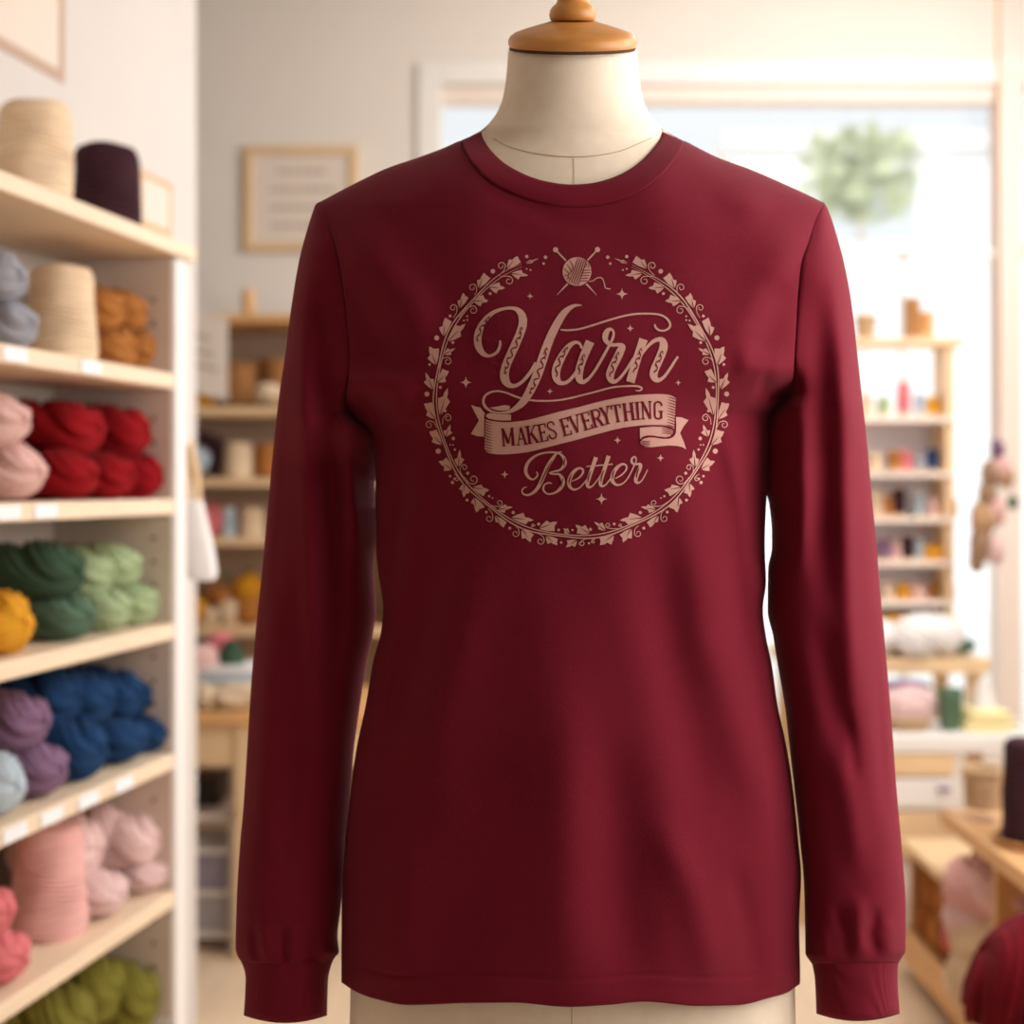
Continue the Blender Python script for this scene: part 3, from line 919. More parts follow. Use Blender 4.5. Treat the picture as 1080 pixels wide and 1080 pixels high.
LT = [('M', 535.6, 461, 13), ('A', 549.8, 460, 10.8), ('K', 561.2, 458.2, 12.5), ('E', 572.5, 456.4, 9.6), ('S', 582, 453.9, 10), ('E', 596.7, 450.2, 10.4), ('V', 607.2, 447.2, 11),
      ('E', 618.7, 444, 10.6), ('R', 629.6, 441, 12), ('Y', 639.3, 438.2, 11), ('T', 650.6, 436, 10.2), ('H', 663.2, 434.3, 12.4), ('I', 672.6, 433.3, 5), ('N', 681.9, 432.7, 11.2), ('G', 694.2, 432.8, 10.4)]
lx = [l[1] for l in LT]; ly = [l[2] for l in LT]
for i, (ch, cx_, cy_, w_) in enumerate(LT):
    cut = Print(); cap.append((ch, cut))
    a = max(0, i - 2); b = min(len(LT) - 1, i + 2)
    ang = math.atan2(ly[b] - ly[a], lx[b] - lx[a])
    if i < 2: ang = -.09
    ca, sa = math.cos(ang), math.sin(ang)
    hh = 18.6
    for pts, w in GL[ch]:
        q = []
        if w == 's': ww = 1.35
        else: ww = w * (w_ if ch != 'I' else 5.2)
        for x, y in pts:
            u_, v2 = (x - .5) * w_, (y - .5) * hh
            q.append((cx_ + u_ * ca - v2 * sa, cy_ + u_ * sa + v2 * ca, ww))
        cut.strip(q, 1.5)

# yarn ball and needles
e6 = lambda p: sc(570, 250, 10.8, p)
emb.disc(570 + 417 / 10.8, 250 + 393 / 10.8, 15.2, 40)
for k_, (x, y) in enumerate(((173, 145), (650, 143))): ned[k_].disc(570 + x / 10.8, 250 + y / 10.8, 2.8)
ned[0].strip(e6([(185, 160, 16), (290, 268, 18)])); ned[1].strip(e6([(640, 155, 16), (537, 265, 18)]))
ned[1].strip(e6([(310, 532, 22), (250, 595, 14), (188, 660, 4)])); ned[0].strip(e6([(520, 532, 22), (580, 595, 14), (638, 660, 4)]))
emb.strip(e6([(550, 507, 9), (600, 497, 10), (650, 464, 10), (700, 470, 11), (725, 520, 11), (742, 580, 11), (797, 592, 10)]))
for k in range(5):
    o = k * 30
    bl.strip(e6([(325 + o * .80, 512 + o * .36, 8), (375 + o * .85, 400 + o * .1, 10), (408 + o * .9, 300 - o * .1, 10), (430 + o * .82, 236 + o * .22, 8)]))
for k in range(3):
    bl.strip(e6([(335 - k * 34, 262 + k * 48, 7), (372 - k * 26, 345 + k * 34, 10), (352 - k * 20, 400 + k * 30, 7)]))
for k in range(5):
    bl.strip(e6([(472 - k * 6, 380 + k * 30, 8), (530, 378 + k * 30, 10), (580 - k * 12, 374 + k * 31, 8)]))
for k in range(2):
    bl.strip(e6([(505 + k * 34, 345 + k * 6, 7), (525 + k * 30, 320 + k * 16, 9), (508 + k * 28, 275 + k * 24, 7)]))
    bl.strip(e6([(270 + k * 26, 450 + k * 30, 7), (300 + k * 22, 430 + k * 34, 9), (325 + k * 14, 470 + k * 18, 7)]))
c0 = lambda x, y: (430 + x / 3, 240 + y / 3)
for x, y, r in [(387, 217, 10), (678, 210, 18), (704, 319, 12), (184, 490, 18), (856, 491, 10), (450, 518, 10), (664, 673, 12), (800, 729, 12), (307, 781, 12), (613, 859, 18)]:
    q_ = Print(); q_.star(*c0(x, y), r / 3 * 1.05); spk.append(q_)
for x, y in ((436, 94), (633, 94)):
    a, b = c0(x, y); q_ = Print(); spk.append(q_); q_.poly([(a - 2.3, b), (a, b - 2.3), (a + 2.3, b), (a, b + 2.3)])
for x, y in ((430, 114), (641, 114)): wre.disc(*c0(x, y), 1.4)

# wreath
MX = 1216.6


def leaf(base, tip, l1, l2):
    b, t, p, q = [np.array(v, float) for v in (base, tip, l1, l2)]
    ax = t - b

    def side(lobe):
        n1 = b + (lobe - b) * .5 + ((lobe - b) - ax * np.dot(lobe - b, ax) / np.dot(ax, ax)) * .12
        prj = b + ax * (np.dot(lobe - b, ax) / np.dot(ax, ax))
        notch = prj + (lobe - prj) * .34 + ax * .10
        up = t - (t - notch) * .55 + (lobe - prj) * .10
        return n1, lobe, notch, up
    s1, s2 = side(p), side(q)
    pts = [b, s1[0], s1[1], s1[2], s1[3], t, s2[3], s2[2], s2[1], s2[0]]
    wre.poly(pts)
    m_ = b + ax * .35
    vein.strip([(b[0], b[1], .9), (m_[0], m_[1], .8), (b[0] + ax[0] * .62, b[1] + ax[1] * .62, .2)])


def both(pts_fn, pts):
    pts_fn(*pts)
    pts_fn(*[(MX - p[0], p[1]) for p in pts])


k7 = lambda p: sc(440, 260, 9, p); k8 = lambda p: sc(440, 370, 9, p); kA = lambda p: sc(450, 470, 9, p); kB = lambda p: sc(550, 500, 9, p)
for q in [[(850, 215), (950, 90), (872, 122), (985, 150)], [(585, 400), (632, 250), (568, 320), (696, 300)], [(405, 590), (435, 440), (383, 515), (487, 485)],
          [(250, 855), (265, 675), (208, 770), (327, 710)], [(180, 1128), (113, 950), (97, 1060), (208, 968)],
          [(890, 255), (1055, 275), (990, 222), (960, 312)], [(680, 385), (835, 395), (778, 340), (752, 447)], [(525, 515), (676, 518), (625, 458), (600, 568)],
          [(285, 905), (460, 735), (360, 745), (417, 852)], [(250, 1028), (362, 965), (290, 965), (322, 1028)], [(1020, 165), (1155, 112), (1075, 125), (1095, 155)]]:
    both(leaf, k7(q))
for q in [[(150, 370), (80, 205), (63, 300), (158, 268)], [(175, 650), (65, 503), (140, 487), (84, 612)], [(240, 895), (115, 768), (182, 748), (138, 866)],
          [(190, 300), (302, 195), (240, 170), (275, 292)], [(215, 618), (290, 350), (197, 450), (312, 482)], [(268, 818), (315, 700), (248, 755), (335, 777)]]:
    both(leaf, k8(q))
for q in [[(245, 225), (113, 150), (187, 113), (163, 240)], [(300, 205), (315, 36), (263, 130), (357, 130)], [(355, 355), (350, 490), (306, 412), (408, 447)],
          [(455, 490), (470, 634), (420, 545), (552, 585)], [(430, 398), (594, 420), (522, 370), (540, 480)], [(670, 610), (817, 582), (747, 556), (740, 638)],
          [(650, 660), (727, 777), (655, 727), (760, 728)], [(800, 685), (1016, 708), (918, 638), (940, 748)], [(905, 785), (985, 917), (903, 882), (1018, 845)]]:
    both(leaf, kA(q))
for q in [[(165, 520), (337, 452), (240, 440), (315, 542)], [(230, 585), (340, 677), (248, 664), (346, 615)], [(460, 570), (398, 515), (440, 512), (404, 562)],
          [(650, 570), (513, 480), (605, 483), (525, 562)], [(530, 625), (423, 697), (430, 630), (507, 692)], [(800, 540), (688, 453), (767, 458), (728, 522)], [(880, 575), (746, 677), (740, 600), (852, 670)]]:
    leaf(*kB(q))
for fn, dots, mir in [(k7, [(718, 235, 22), (1040, 95, 16), (692, 447, 14), (313, 660, 14), (185, 867, 24), (338, 912, 14), (1040, 212, 8), (1076, 222, 9), (475, 662, 9), (443, 702, 9), (475, 698, 9)], 1),
                      (k8, [(118, 130, 13), (92, 410, 24), (220, 347, 14), (265, 571, 14), (343, 832, 17), (358, 938, 10), (313, 893, 8), (340, 893, 8)], 1),
                      (kA, [(110, 52, 25), (390, 262, 15), (222, 290, 12), (265, 315, 12), (245, 350, 16), (383, 517, 14), (593, 480, 11), (625, 497, 8), (566, 631, 14), (822, 635, 15), (788, 783, 14), (268, 37, 11)], 1),
                      (kB, [(163, 475, 15), (353, 531, 13), (484, 531, 11), (655, 525, 15), (377, 650, 13), (641, 657, 11), (880, 473, 14)], 0)]:
    for x, y, r in fn(dots):
        wre.disc(x, y, r, 12)
        if mir: wre.disc(MX - x, y, r, 12)


def swirl(c, r, a0, turn, tail, fn, mir=True):
    (cx_, cy_), = fn([c]); r = r / 9
    tl = fn(tail)
    pts = []
    for k in range(17):
        t = k / 16
        rr = r * (1 - .68 * t)
        a = math.radians(a0) + turn * t * math.radians(400)
        pts.append((cx_ + rr * math.cos(a), cy_ + rr * math.sin(a), 1.0 - .35 * t))
    full = [(p[0], p[1], .7) for p in tl] + pts
    wre.strip(full, .8)
    if mir: wre.strip([(MX - p[0], p[1], p[2]) for p in full], .8)


swirl((798, 184), 38, 0, -1, [(775, 275), (820, 230)], k7)
swirl((870, 325), 42, -90, 1, [(790, 285), (830, 282)], k7)
swirl((525, 390), 38, 0, -1, [(545, 462), (562, 430)], k7)
swirl((530, 605), 40, -90, 1, [(400, 672), (460, 590)], k7)
swirl((342, 583), 36, 0, -1, [(345, 675), (372, 630)], k7)
swirl((288, 100), 38, -90, 1, [(205, 165), (235, 80)], k8)
swirl((116, 703), 38, -60, -1, [(185, 728), (160, 680)], k8)
swirl((290, 638), 36, -100, 1, [(240, 700), (248, 640)], k8)
swirl((357, 208), 30, -140, 1, [(400, 350), (330, 270), (318, 215)], kA)
swirl((442, 320), 44, 90, -1, [(360, 300), (395, 350)], kA)
swirl((285, 315), 22, -60, 1, [(262, 270), (280, 280)], kA)
swirl((690, 545), 32, 90, -1, [(555, 530), (620, 570)], kA)
swirl((593, 690), 36, -20, 1, [(585, 598), (620, 640)], kA)
swirl((843, 833), 36, -20, 1, [(838, 758), (870, 790)], kA)
swirl((180, 635), 36, -20, 1, [(150, 558), (200, 590)], kB, False)
swirl((575, 655), 28, 180, -1, [(705, 606), (610, 615)], kB, False)
swirl((680, 640), 16, 180, -1, [(700, 615), (680, 620)], kB, False)
swirl((822, 487), 25, 120, 1, [(925, 518), (860, 518)], kB, False)
swirl((112, 482), 16, 0, 1, [(90, 500), (118, 495)], kB)
for ro, w0 in ((150.3, 1.1), (147.6, .9)):
    pts = []
    for k in range(121):
        a = math.radians(-113 - 314 * k / 120)
        wob = 1.2 * math.sin(k * .52)
        r = ro + wob * (1 if ro > 149 else .4)
        fade = min(1, min(k, 120 - k) / 8)
        pts.append((608.3 + r * math.cos(a), 418 - .8 + r * math.sin(a), w0 * fade + .2))
    wre.strip(pts, 2)
gp = lett.build('script_lettering', M['print'], .0007)
gp['label'] = 'dusty rose script words Yarn and Better'
wr = wre.build('wreath_print', M['print'], .0006)
vein.build('leaf_veins', M['shirt'], .0010, wr)
bp_ = ban.build('banner_print', M['print'], .0006)
hat.build('fold_lines', M['shirt'], .0010, bp_); hat2.build('fold_lines', M['shirt'], .0010, bp_)
for ch, q_ in cap: q_.build('capital_letter', M['shirt'], .0010, bp_)['label'] = 'burgundy capital ' + ch
eb = emb.build('yarn_ball_print', M['print'], .0006)
for q_ in ned: q_.build('needle_print', M['print'], .0006)
for q_ in spk: q_.build('sparkle_print', M['print'], .0006)
for q_ in orn: q_.build('ornament_line', M['shirt'], .0010, gp)
bl.build('strand_lines', M['shirt'], .0010, eb)

# ---------------------------------------------------------------- left shelf unit
UE = 2.80 / TC                     # end of the shelving (inner face of far side panel)
unit = empty('shelf_unit', tuple(L(1.9, 0.13, -H)), 'tall white-sided shelf unit with pale wood shelves full of yarn on the left wall', 'shelf unit')
uo = Vector(unit.location)


def uparts(name, u0, u1, d0, d1, z0, z1, m, parent=unit, bev=0.002):
    b = MB(); ubox(b, u0, u1, d0, d1, z0, z1, bev); b.v = [tuple(Vector(v) - uo) for v in b.v]
    return b.build(name, m, parent)


SH = [.477, .216, -.030, -.275, -.530, -.800, -1.07]
US = 1.0
sp = uparts('side_panel', UE, UE + .050, 0, .26, -H, SH[0] - .032, M['white_board'])
uparts('side_panel', US - .05, US, 0, .26, -H, SH[0] - .032, M['white_board'])
uparts('back_panel', US, UE, .262, .27, -H, SH[0] - .032, M['panel'])
uparts('plinth', US, UE, .02, .25, -H, -1.27, M['white_board'])
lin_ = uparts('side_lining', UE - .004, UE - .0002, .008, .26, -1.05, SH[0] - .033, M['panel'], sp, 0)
for i in range(30):
    z = -1.0 + i * .047
    if min(abs(z - (s - .015)) for s in SH) < .03: continue
    for d in (.045,):
        a = L(UE - .0045, d, z) - uo
        b = MB(); ubox(b, UE - .0052, UE - .004, d - .004, d + .004, z - .004, z + .004); b.v = [tuple(Vector(v) - uo) for v in b.v]
        b.build('peg_hole', M['hole'], sp)
for i, z in enumerate(SH):
    over = .012 if i == 0 else 0
    sh_ = uparts('shelf', US, UE + (.075 if i == 0 else -.005), -over, .262, z - .030, z, M['shelf_wood'], unit, .003)
    LBL = {1: [2.22, 2.46], 2: [2.20, 2.31], 4: [2.22, 2.33, 2.45, 2.58], 3: []}.get(i, [])
    for Yl in LBL:
        u = Yl / TC
        b = MB(); ubox(b, u - .035, u + .035, -.0028, -.0004, z - .026, z - .004); b.v = [tuple(Vector(v) - uo) for v in b.v]
        b.build('price_label', M['label'], sh_)


def usolve(px, d):
    k = (px - 540) / F
    return (k * d * TS - FX0 + d * TC) / (TS - k * TC)


def hank_mesh(name, m, lobes, tw, ns=16, seed=0):
    """plump twisted hank, unit half-sizes, long axis x"""
    key = (name, lobes, tw, seed)
    rnd = random.Random(seed)
    nu, nv_ = 112, 72
    ph = rnd.uniform(0, 6)
    vs = []; fs = []
    for i in range(nv_):
        v = -1 + 2 * i / (nv_ - 1)
        vv = math.sin(v * math.pi / 2)
        prof = (1 - abs(vv) ** 4.2) ** .5
        for j in range(nu):
            a = 2 * math.pi * j / nu
            b = a - tw * vv * 1.4 + ph
            g = 1 - .20 * (1 - abs(math.sin(b * lobes / 2))) ** 2.2
            st = .045 * math.sin(b * ns + 1.2 * math.sin(vv * 4 + ph)) + .022 * math.sin(b * (ns * 1.7) + 5 * vv)
            wob = 1 + .05 * math.sin(3 * vv + ph + a)
            r = prof * (g + st * (.4 + .6 * prof)) * wob
            vs.append((vv * (1 + .03 * math.sin(b * 5)), r * math.cos(a), r * math.sin(a)))
    for i in range(nv_ - 1):
        for j in range(nu):
            k = (j + 1) % nu
            fs.append((i * nu + j, i * nu + k, (i + 1) * nu + k, (i + 1) * nu + j))
    fs.append(tuple(range(nu))); fs.append(tuple(range((nv_ - 1) * nu, nv_ * nu)))
    me = bpy.data.meshes.new(name)
    me.from_pydata(vs, [], fs)
    me.polygons.foreach_set('use_smooth', [True] * len(me.polygons))
    me.materials.append(m)
    return me


MESH = {}


def hank(c, half, rot, matname, label, group=None, lobes=3, tw=1.6, seed=0, name='yarn_skein', cat='yarn'):
    key = (matname, lobes, round(tw, 1), seed % 3)
    if key not in MESH: MESH[key] = hank_mesh('yarn_skein', M[matname], lobes, tw, 16, seed % 3)
    o = bpy.data.objects.new(name, MESH[key])
    COL.objects.link(o)
    o.location = c
    o.scale = half
    o.rotation_euler = rot
    return tag(o, label, cat, group)


Y_ = {'grey_yarn': (170, 170, 180), 'tan_yarn': (186, 122, 64), 'blush_yarn': (236, 192, 184), 'red_yarn': (156, 22, 30), 'mustard_yarn': (226, 160, 44),
      'dark_green_yarn': (62, 86, 66), 'sage_yarn': (176, 194, 150), 'mid_green_yarn': (92, 118, 96), 'ice_blue_yarn': (190, 204, 214), 'mauve_yarn': (140, 108, 138),
      'navy_yarn': (34, 66, 108), 'coral_yarn': (232, 128, 132), 'pink_yarn': (243, 206, 203), 'olive_yarn': (126, 120, 50), 'cream_yarn': (236, 210, 178),
      'plum_yarn': (64, 38, 46), 'rose_yarn': (232, 180, 174), 'dark_red_yarn': (110, 16, 28), 'brown_yarn': (168, 104, 56)}
for k, c in Y_.items(): yarn(k, c)


def lskein(shelf, pxr, pt, pb, wt, matname, label, group=None, inset=.025, length=.20, tw=1.6, lobes=3, seed=0, tilt=0.0, yaw=0.0):
    """skein lying with one end facing out of the shelf: pxr = its right-most pixel"""
    u = usolve(pxr - 3, inset + .02) - wt * .30
    d = inset + length / 2
    c = L(u, d, 0)
    zt = -(pt - HZ) / F * c.y; zb = -(pb - HZ) / F * c.y
    low = SH[shelf]
    if zb < low + .03: zb = low
    hh = max(.02, (zt - zb) / 2 * 1.10)
    c.z = H + zb + hh
    ang = math.atan2(TS, -TC)       # inward direction
    return hank(c, (length / 2, wt / 2, hh), (0, tilt, ang + yaw), matname, label, group, lobes, tw, seed)


def cone(shelf, pxc, r, h, matname, label, inset=.125, taper=.88, rot=0, base=None, cat='yarn cone', wav=.01):
    if base is None:
        c = L(usolve(pxc, inset), inset, SH[shelf])
    else: c = Vector(base)
    e = empty('yarn_cone', tuple(c), label, cat, None, rot)
    rings = max(9, int(h / .011)); prof = []
    for i in range(rings * 5 + 1):
        t = i / (rings * 5)
        rr = r * (1 - (1 - taper) * t) + .0030 * abs(math.sin(t * rings * math.pi)) - (.008 * (1 - min(1, t * 12)) ** 2 + .009 * (1 - min(1, (1 - t) * 13)) ** 2)
        prof.append((rr, h * t))
    rnd = random.Random(int(pxc)); p1, p2 = rnd.uniform(0, 6), rnd.uniform(0, 6)

    def fn(v):
        a = math.atan2(v.y, v.x)
        k = 1 + wav * math.sin(2 * a + p1 + v.z * 30) + wav * .7 * math.sin(5 * a + p2 - v.z * 45)
        return Vector((v.x * k, v.y * k, v.z + .006 * math.sin(a * 2 + p1 + v.z * 60) * (0 < v.z < h * .98)))
    MB().lathe(prof, 48, fn=fn).build('yarn_winding', M[matname + '_wound'], e, True)
    MB().lathe([(.012, h - .004), (.012, h + .006), (.009, h + .006)], 20).build('core', M['wicker_pale'], e, True)
    return e


# top shelf
cone(0, 37, .063, .192, 'cream_yarn', 'large cream yarn cone on the top left shelf', taper=.95, wav=.025)
cone(0, 113, .064, .178, 'plum_yarn', 'dark plum yarn cone on the top left shelf', taper=.95, wav=.025)
# second shelf
lskein(1, 26, 268, 322, .12, 'grey_yarn', 'grey yarn skein on top of the other grey skein', inset=.02, tw=2.6, seed=1)
lskein(1, 38, 318, 372, .12, 'grey_yarn', 'grey yarn skein underneath, on the second shelf', inset=.02, tw=2.6, seed=2)
cone(1, 66, .060, .175, 'cream_yarn', 'cream yarn cone on the second shelf beside the tan skeins', taper=.88, inset=.11, wav=.02)
lskein(1, 131, 306, 350, .10, 'tan_yarn', 'tan skein in the top layer, next to the cream cone', inset=.04, length=.17, seed=0)
lskein(1, 153, 310, 352, .10, 'tan_yarn', 'tan skein in the top layer, next to the side panel', inset=.04, length=.17, seed=1)
lskein(1, 143, 346, 392, .12, 'tan_yarn', 'tan skein in the bottom layer, next to the cream cone', inset=.04, length=.17, seed=2)
lskein(1, 167, 346, 395, .10, 'tan_yarn', 'tan skein in the bottom layer, next to the side panel', inset=.04, length=.17, seed=0)
# third shelf
lskein(2, 31, 418, 474, .13, 'blush_yarn', 'pale pink skein on top of another on the third shelf', inset=.02, tw=1.2, seed=0)
lskein(2, 46, 471, 532, .13, 'blush_yarn', 'pale pink skein underneath another on the third shelf', inset=.02, tw=1.2, seed=1)
lskein(2, 110, 427, 482, .15, 'red_yarn', 'red skein in the top layer, nearer the pale pink yarn', inset=.035, seed=0)
lskein(2, 158, 432, 482, .13, 'red_yarn', 'red skein in the top layer, next to the side panel', inset=.03, seed=2)
lskein(2, 102, 479, 526, .13, 'red_yarn', 'red skein in the bottom layer, beside the pale pink skein', inset=.02, seed=1)
lskein(2, 142, 480, 526, .13, 'red_yarn', 'red skein in the middle of the bottom layer', inset=.02, seed=0)
lskein(2, 170, 480, 526, .10, 'red_yarn', 'red skein in the bottom layer, next to the side panel', inset=.02, seed=2)
# fourth shelf
lskein(3, 31, 628, 700, .13, 'mustard_yarn', 'mustard yellow yarn ball at the left edge of the fourth shelf', inset=.015, length=.12, tw=.6, seed=0)
lskein(3, 88, 577, 634, .15, 'dark_green_yarn', 'dark green skein lying on top of the mid green skein', inset=.03, seed=1)
lskein(3, 100, 628, 686, .14, 'mid_green_yarn', 'mid green skein under the dark green skein', inset=.015, seed=2)
lskein(3, 120, 584, 630, .12, 'sage_yarn', 'sage green skein in the top layer, beside the dark green one', inset=.05, seed=0)
lskein(3, 148, 577, 622, .12, 'sage_yarn', 'sage green skein in the top layer, next to the side panel', inset=.04, seed=1)
lskein(3, 138, 622, 676, .12, 'sage_yarn', 'sage green skein in the bottom layer, beside the mid green one', inset=.02, seed=2)
lskein(3, 166, 616, 666, .11, 'sage_yarn', 'sage green skein in the bottom layer, next to the side panel', inset=.02, seed=0)
# fifth shelf
lskein(4, 22, 800, 875, .12, 'ice_blue_yarn', 'pale ice blue yarn ball at the left edge of the fifth shelf', inset=.01, length=.13, tw=.8, seed=1)
lskein(4, 53, 733, 790, .14, 'mauve_yarn', 'mauve skein on top of another mauve skein', inset=.035, seed=0)
lskein(4, 70, 786, 858, .13, 'mauve_yarn', 'mauve skein underneath another, beside the navy skeins', inset=.015, seed=1)
lskein(4, 88, 706, 765, .15, 'navy_yarn', 'navy skein in the top layer behind the mauve skein', inset=.075, length=.17, seed=0)
lskein(4, 120, 712, 768, .14, 'navy_yarn', 'navy skein in the top layer, second from the mauve skeins', inset=.05, seed=1)
lskein(4, 150, 708, 762, .12, 'navy_yarn', 'navy skein in the top layer, third from the mauve skeins', inset=.04, seed=2)
lskein(4, 169, 712, 757, .09, 'navy_yarn', 'navy skein in the top layer, next to the side panel', inset=.04, seed=0)
lskein(4, 112, 762, 830, .14, 'navy_yarn', 'navy skein in the bottom layer, beside the mauve skein', inset=.015, seed=2)
lskein(4, 155, 760, 815, .15, 'navy_yarn', 'navy skein in the middle of the bottom layer', inset=.015, seed=1)
lskein(4, 177, 754, 802, .09, 'navy_yarn', 'navy skein in the bottom layer, next to the side panel', inset=.015, seed=0)
# sixth shelf
lskein(5, 14, 936, 988, .12, 'coral_yarn', 'coral pink skein on top of another coral skein', inset=.02, seed=0, length=.16)
lskein(5, 29, 985, 1062, .13, 'coral_yarn', 'coral pink skein underneath another, at the left edge', inset=.012, seed=1, length=.16)
cone(5, 52, .064, .190, 'rose_yarn', 'large dusty rose yarn cone on the sixth shelf', inset=.105, taper=.88, wav=.025)
lskein(5, 108, 862, 930, .14, 'pink_yarn', 'light pink skein in the top layer, behind the dusty rose cone', inset=.07, length=.17, seed=0)
lskein(5, 132, 853, 920, .11, 'pink_yarn', 'light pink skein in the middle of the top layer', inset=.09, length=.15, seed=1)
lskein(5, 168, 860, 916, .13, 'pink_yarn', 'light pink skein in the top layer, next to the side panel', inset=.03, seed=2)
lskein(5, 134, 922, 998, .14, 'pink_yarn', 'light pink skein in the bottom layer, beside the dusty rose cone', inset=.02, seed=1)
lskein(5, 177, 905, 968, .13, 'pink_yarn', 'light pink skein in the bottom layer, next to the side panel', inset=.015, seed=0)
# bottom shelf
lskein(6, 168, 1020, 1095, .14, 'olive_yarn', 'olive green skein on the bottom shelf, next to the side panel', inset=.02, seed=0)
lskein(6, 130, 1012, 1080, .15, 'olive_yarn', 'olive green skein lying on top of the olive pile', inset=.06, length=.18, seed=1)
lskein(6, 100, 1045, 1110, .16, 'olive_yarn', 'olive green skein at the left of the olive pile', inset=.03, seed=2)


# frames on the walls
def frame_flat(name, e, w, h, fw, m, art, fn):
    """picture frame parts in a local plane (x right, z up), fn maps to parent space"""
    b = MB()
    b.box(-w / 2, w / 2, -.02, 0, h / 2 - fw, h / 2, fn=fn); b.box(-w / 2, w / 2, -.02, 0, -h / 2, -h / 2 + fw, fn=fn)
    b.box(-w / 2, -w / 2 + fw, -.02, 0, -h / 2 + fw, h / 2 - fw, fn=fn); b.box(w / 2 - fw, w / 2, -.02, 0, -h / 2 + fw, h / 2 - fw, fn=fn)
    b.build('frame', m, e)
    b = MB(); b.box(-w / 2 + fw, w / 2 - fw, -.008, -.001, -h / 2 + fw, h / 2 - fw, fn=fn); s_ = b.build('print_sheet', M['paper'], e)
    if art:
        rnd = random.Random(4); b = MB()
        for i in range(art):
            z = h * (.26 - .52 * i / max(1, art - 1)); hw = w * rnd.uniform(.18, .3)
            x = -hw
            while x < hw:
                l = rnd.uniform(.01, .03)
                b.box(x, x + l, -.0095, -.0082, z - .006, z + .006, fn=fn); x += l + .008
        b.build('lettering', M['ink'], s_)


ua, da = 2.93 / TC, .272
c_ = L(ua - .38, da, .82 + .27)
e = empty('picture_frame', tuple(c_), 'large pale framed sign high on the left wall above the shelf unit', 'picture frame')
M['taupe'] = mat('taupe_frame', (190, 160, 138), 0.6)
frame_flat('f', e, .62, .54, .022, M['taupe'], 5, lambda v: Vector((v.x * TS - v.y * -TC * 1, v.x * TC - v.y * TS * -1 * -1, v.z)) if False else Vector((v.x * TS - v.y * TC * -1 * -1 * -1, v.x * TC + v.y * TS, v.z)))
u = usolve(165, da)
c_ = L(u, da, .655)
e = empty('picture_frame', tuple(c_), 'small wooden framed picture on the left wall behind the plum cone', 'picture frame')
frame_flat('f', e, .17, .125, .012, M['oak'], 2, lambda v: Vector((v.x * TS - v.y * TC * -1 * -1 * -1, v.x * TC + v.y * TS, v.z)))
e = empty('picture_frame', (X(318), WY - .002, Zp(210)), 'light wooden framed quote print on the back wall beside the window', 'picture frame')
frame_flat('f', e, 120 / F * WY, 110 / F * WY, .030, M['oak_pale'], 4, lambda v: v)

# ---------------------------------------------------------------- rack at the back left
RY = 4.62
rack = empty('wall_rack', (X(290, RY), RY, 0), 'wooden wall rack with goods on four shelves behind the left shelf unit', 'rack')
rx0, rx1 = X(150, RY), X(420, RY)
ro_ = Vector(rack.location)


def rpart(name, x0, x1, y0, y1, z0, z1, m, parent, o, bev=.002):
    b = MB().box(x0 - o.x, x1 - o.x, y0 - o.y, y1 - o.y, z0 - o.z, z1 - o.z, bev=bev)
    return b.build(name, m, parent)


for py in (331, 429, 504, 567, 662):
    z = Zp(py, RY)
    rpart('shelf', rx0, rx1, RY, RY + .32, z - .028, z, M['oak'] if py < 400 else M['oak_pale'], rack, ro_)
rpart('side_panel', rx0 - .03, rx0, RY, RY + .33, 0, Zp(331, RY), M['oak_pale'], rack, ro_)
rpart('side_panel', rx1, rx1 + .03, RY, RY + .33, 0, Zp(331, RY), M['oak_pale'], rack, ro_)
rpart('back_panel', rx0, rx1, RY + .325, RY + .335, 0, Zp(331, RY), M['rack_back'], rack, ro_)


def pot(name, px, pb, wpx, hpx, Y, m, label, cat, prof=None, lid=None, group=None, parts=True):
    c = (X(px, Y), Y, Zp(pb, Y)); r = wpx / 2 / F * Y; h = hpx / F * Y
    e = empty(name, c, label, cat, group)
    pr = prof or [(.9, 0), (1, .1), (1, .85), (.8, .95), (.75, 1)]
    MB().lathe([(a * r, b * h) for a, b in pr], 32).build('body', m, e, True)
    if lid: MB().lathe([(r * .8, h), (r * .82, h * 1.02), (r * .8, h * 1.12), (r * .2, h * 1.16)], 32).build('lid', lid, e, True)
    return e


def basket(px, pb, wpx, hpx, Y, m, label, handle=False, depth=None):
    r = wpx / 2 / F * Y; h = hpx / F * Y
    e = empty('basket', (X(px, Y), Y, Zp(pb, Y)), label, 'basket')
    pr = []; n = 14
    for i in range(n * 4 + 1):
        t = i / (n * 4); pr.append((r * (.86 + .14 * t) + .003 * abs(math.sin(t * n * math.pi)), h * t))
    pr += [(r * .93, h), (r * .8, h * .12)]
    MB().lathe(pr, 36).build('woven_body', m, e, True)
    MB().tube([(r * math.cos(a), r * math.sin(a), h) for a in np.linspace(0, 2 * math.pi, 30)], .008, 8).build('rim', m, e, True)
    if handle:
        MB().tube([(r * math.cos(a), 0, h + h * .7 * math.sin(a)) for a in np.linspace(0, math.pi, 16)], .006, 8).build('handle', m, e, True)
    return e


basket(253, 428, 40, 42, RY + .17, M['wicker'], 'brown wicker basket on the rack shelf behind the paper sign')
basket(296, 428, 40, 46, RY + .17, M['wicker'], 'brown wicker basket on the rack, partly behind the left sleeve')
hank(P(284, 416, RY + .04) , (.05, .045, .034), (0, 0, 1.2), 'cream_yarn', 'small cream yarn ball in front of the sleeve-side basket', tw=1, seed=1)
hank(P(207, 423, RY + .06), (.05, .05, .03), (0, 0, 1.2), 'mustard_yarn', 'small golden yarn ball under the paper sign', tw=1, seed=1)
pot('candle_jar', 262, 331, 13, 26, RY + .16, M['oak'], 'small amber wooden jar on top of the left rack', 'jar')
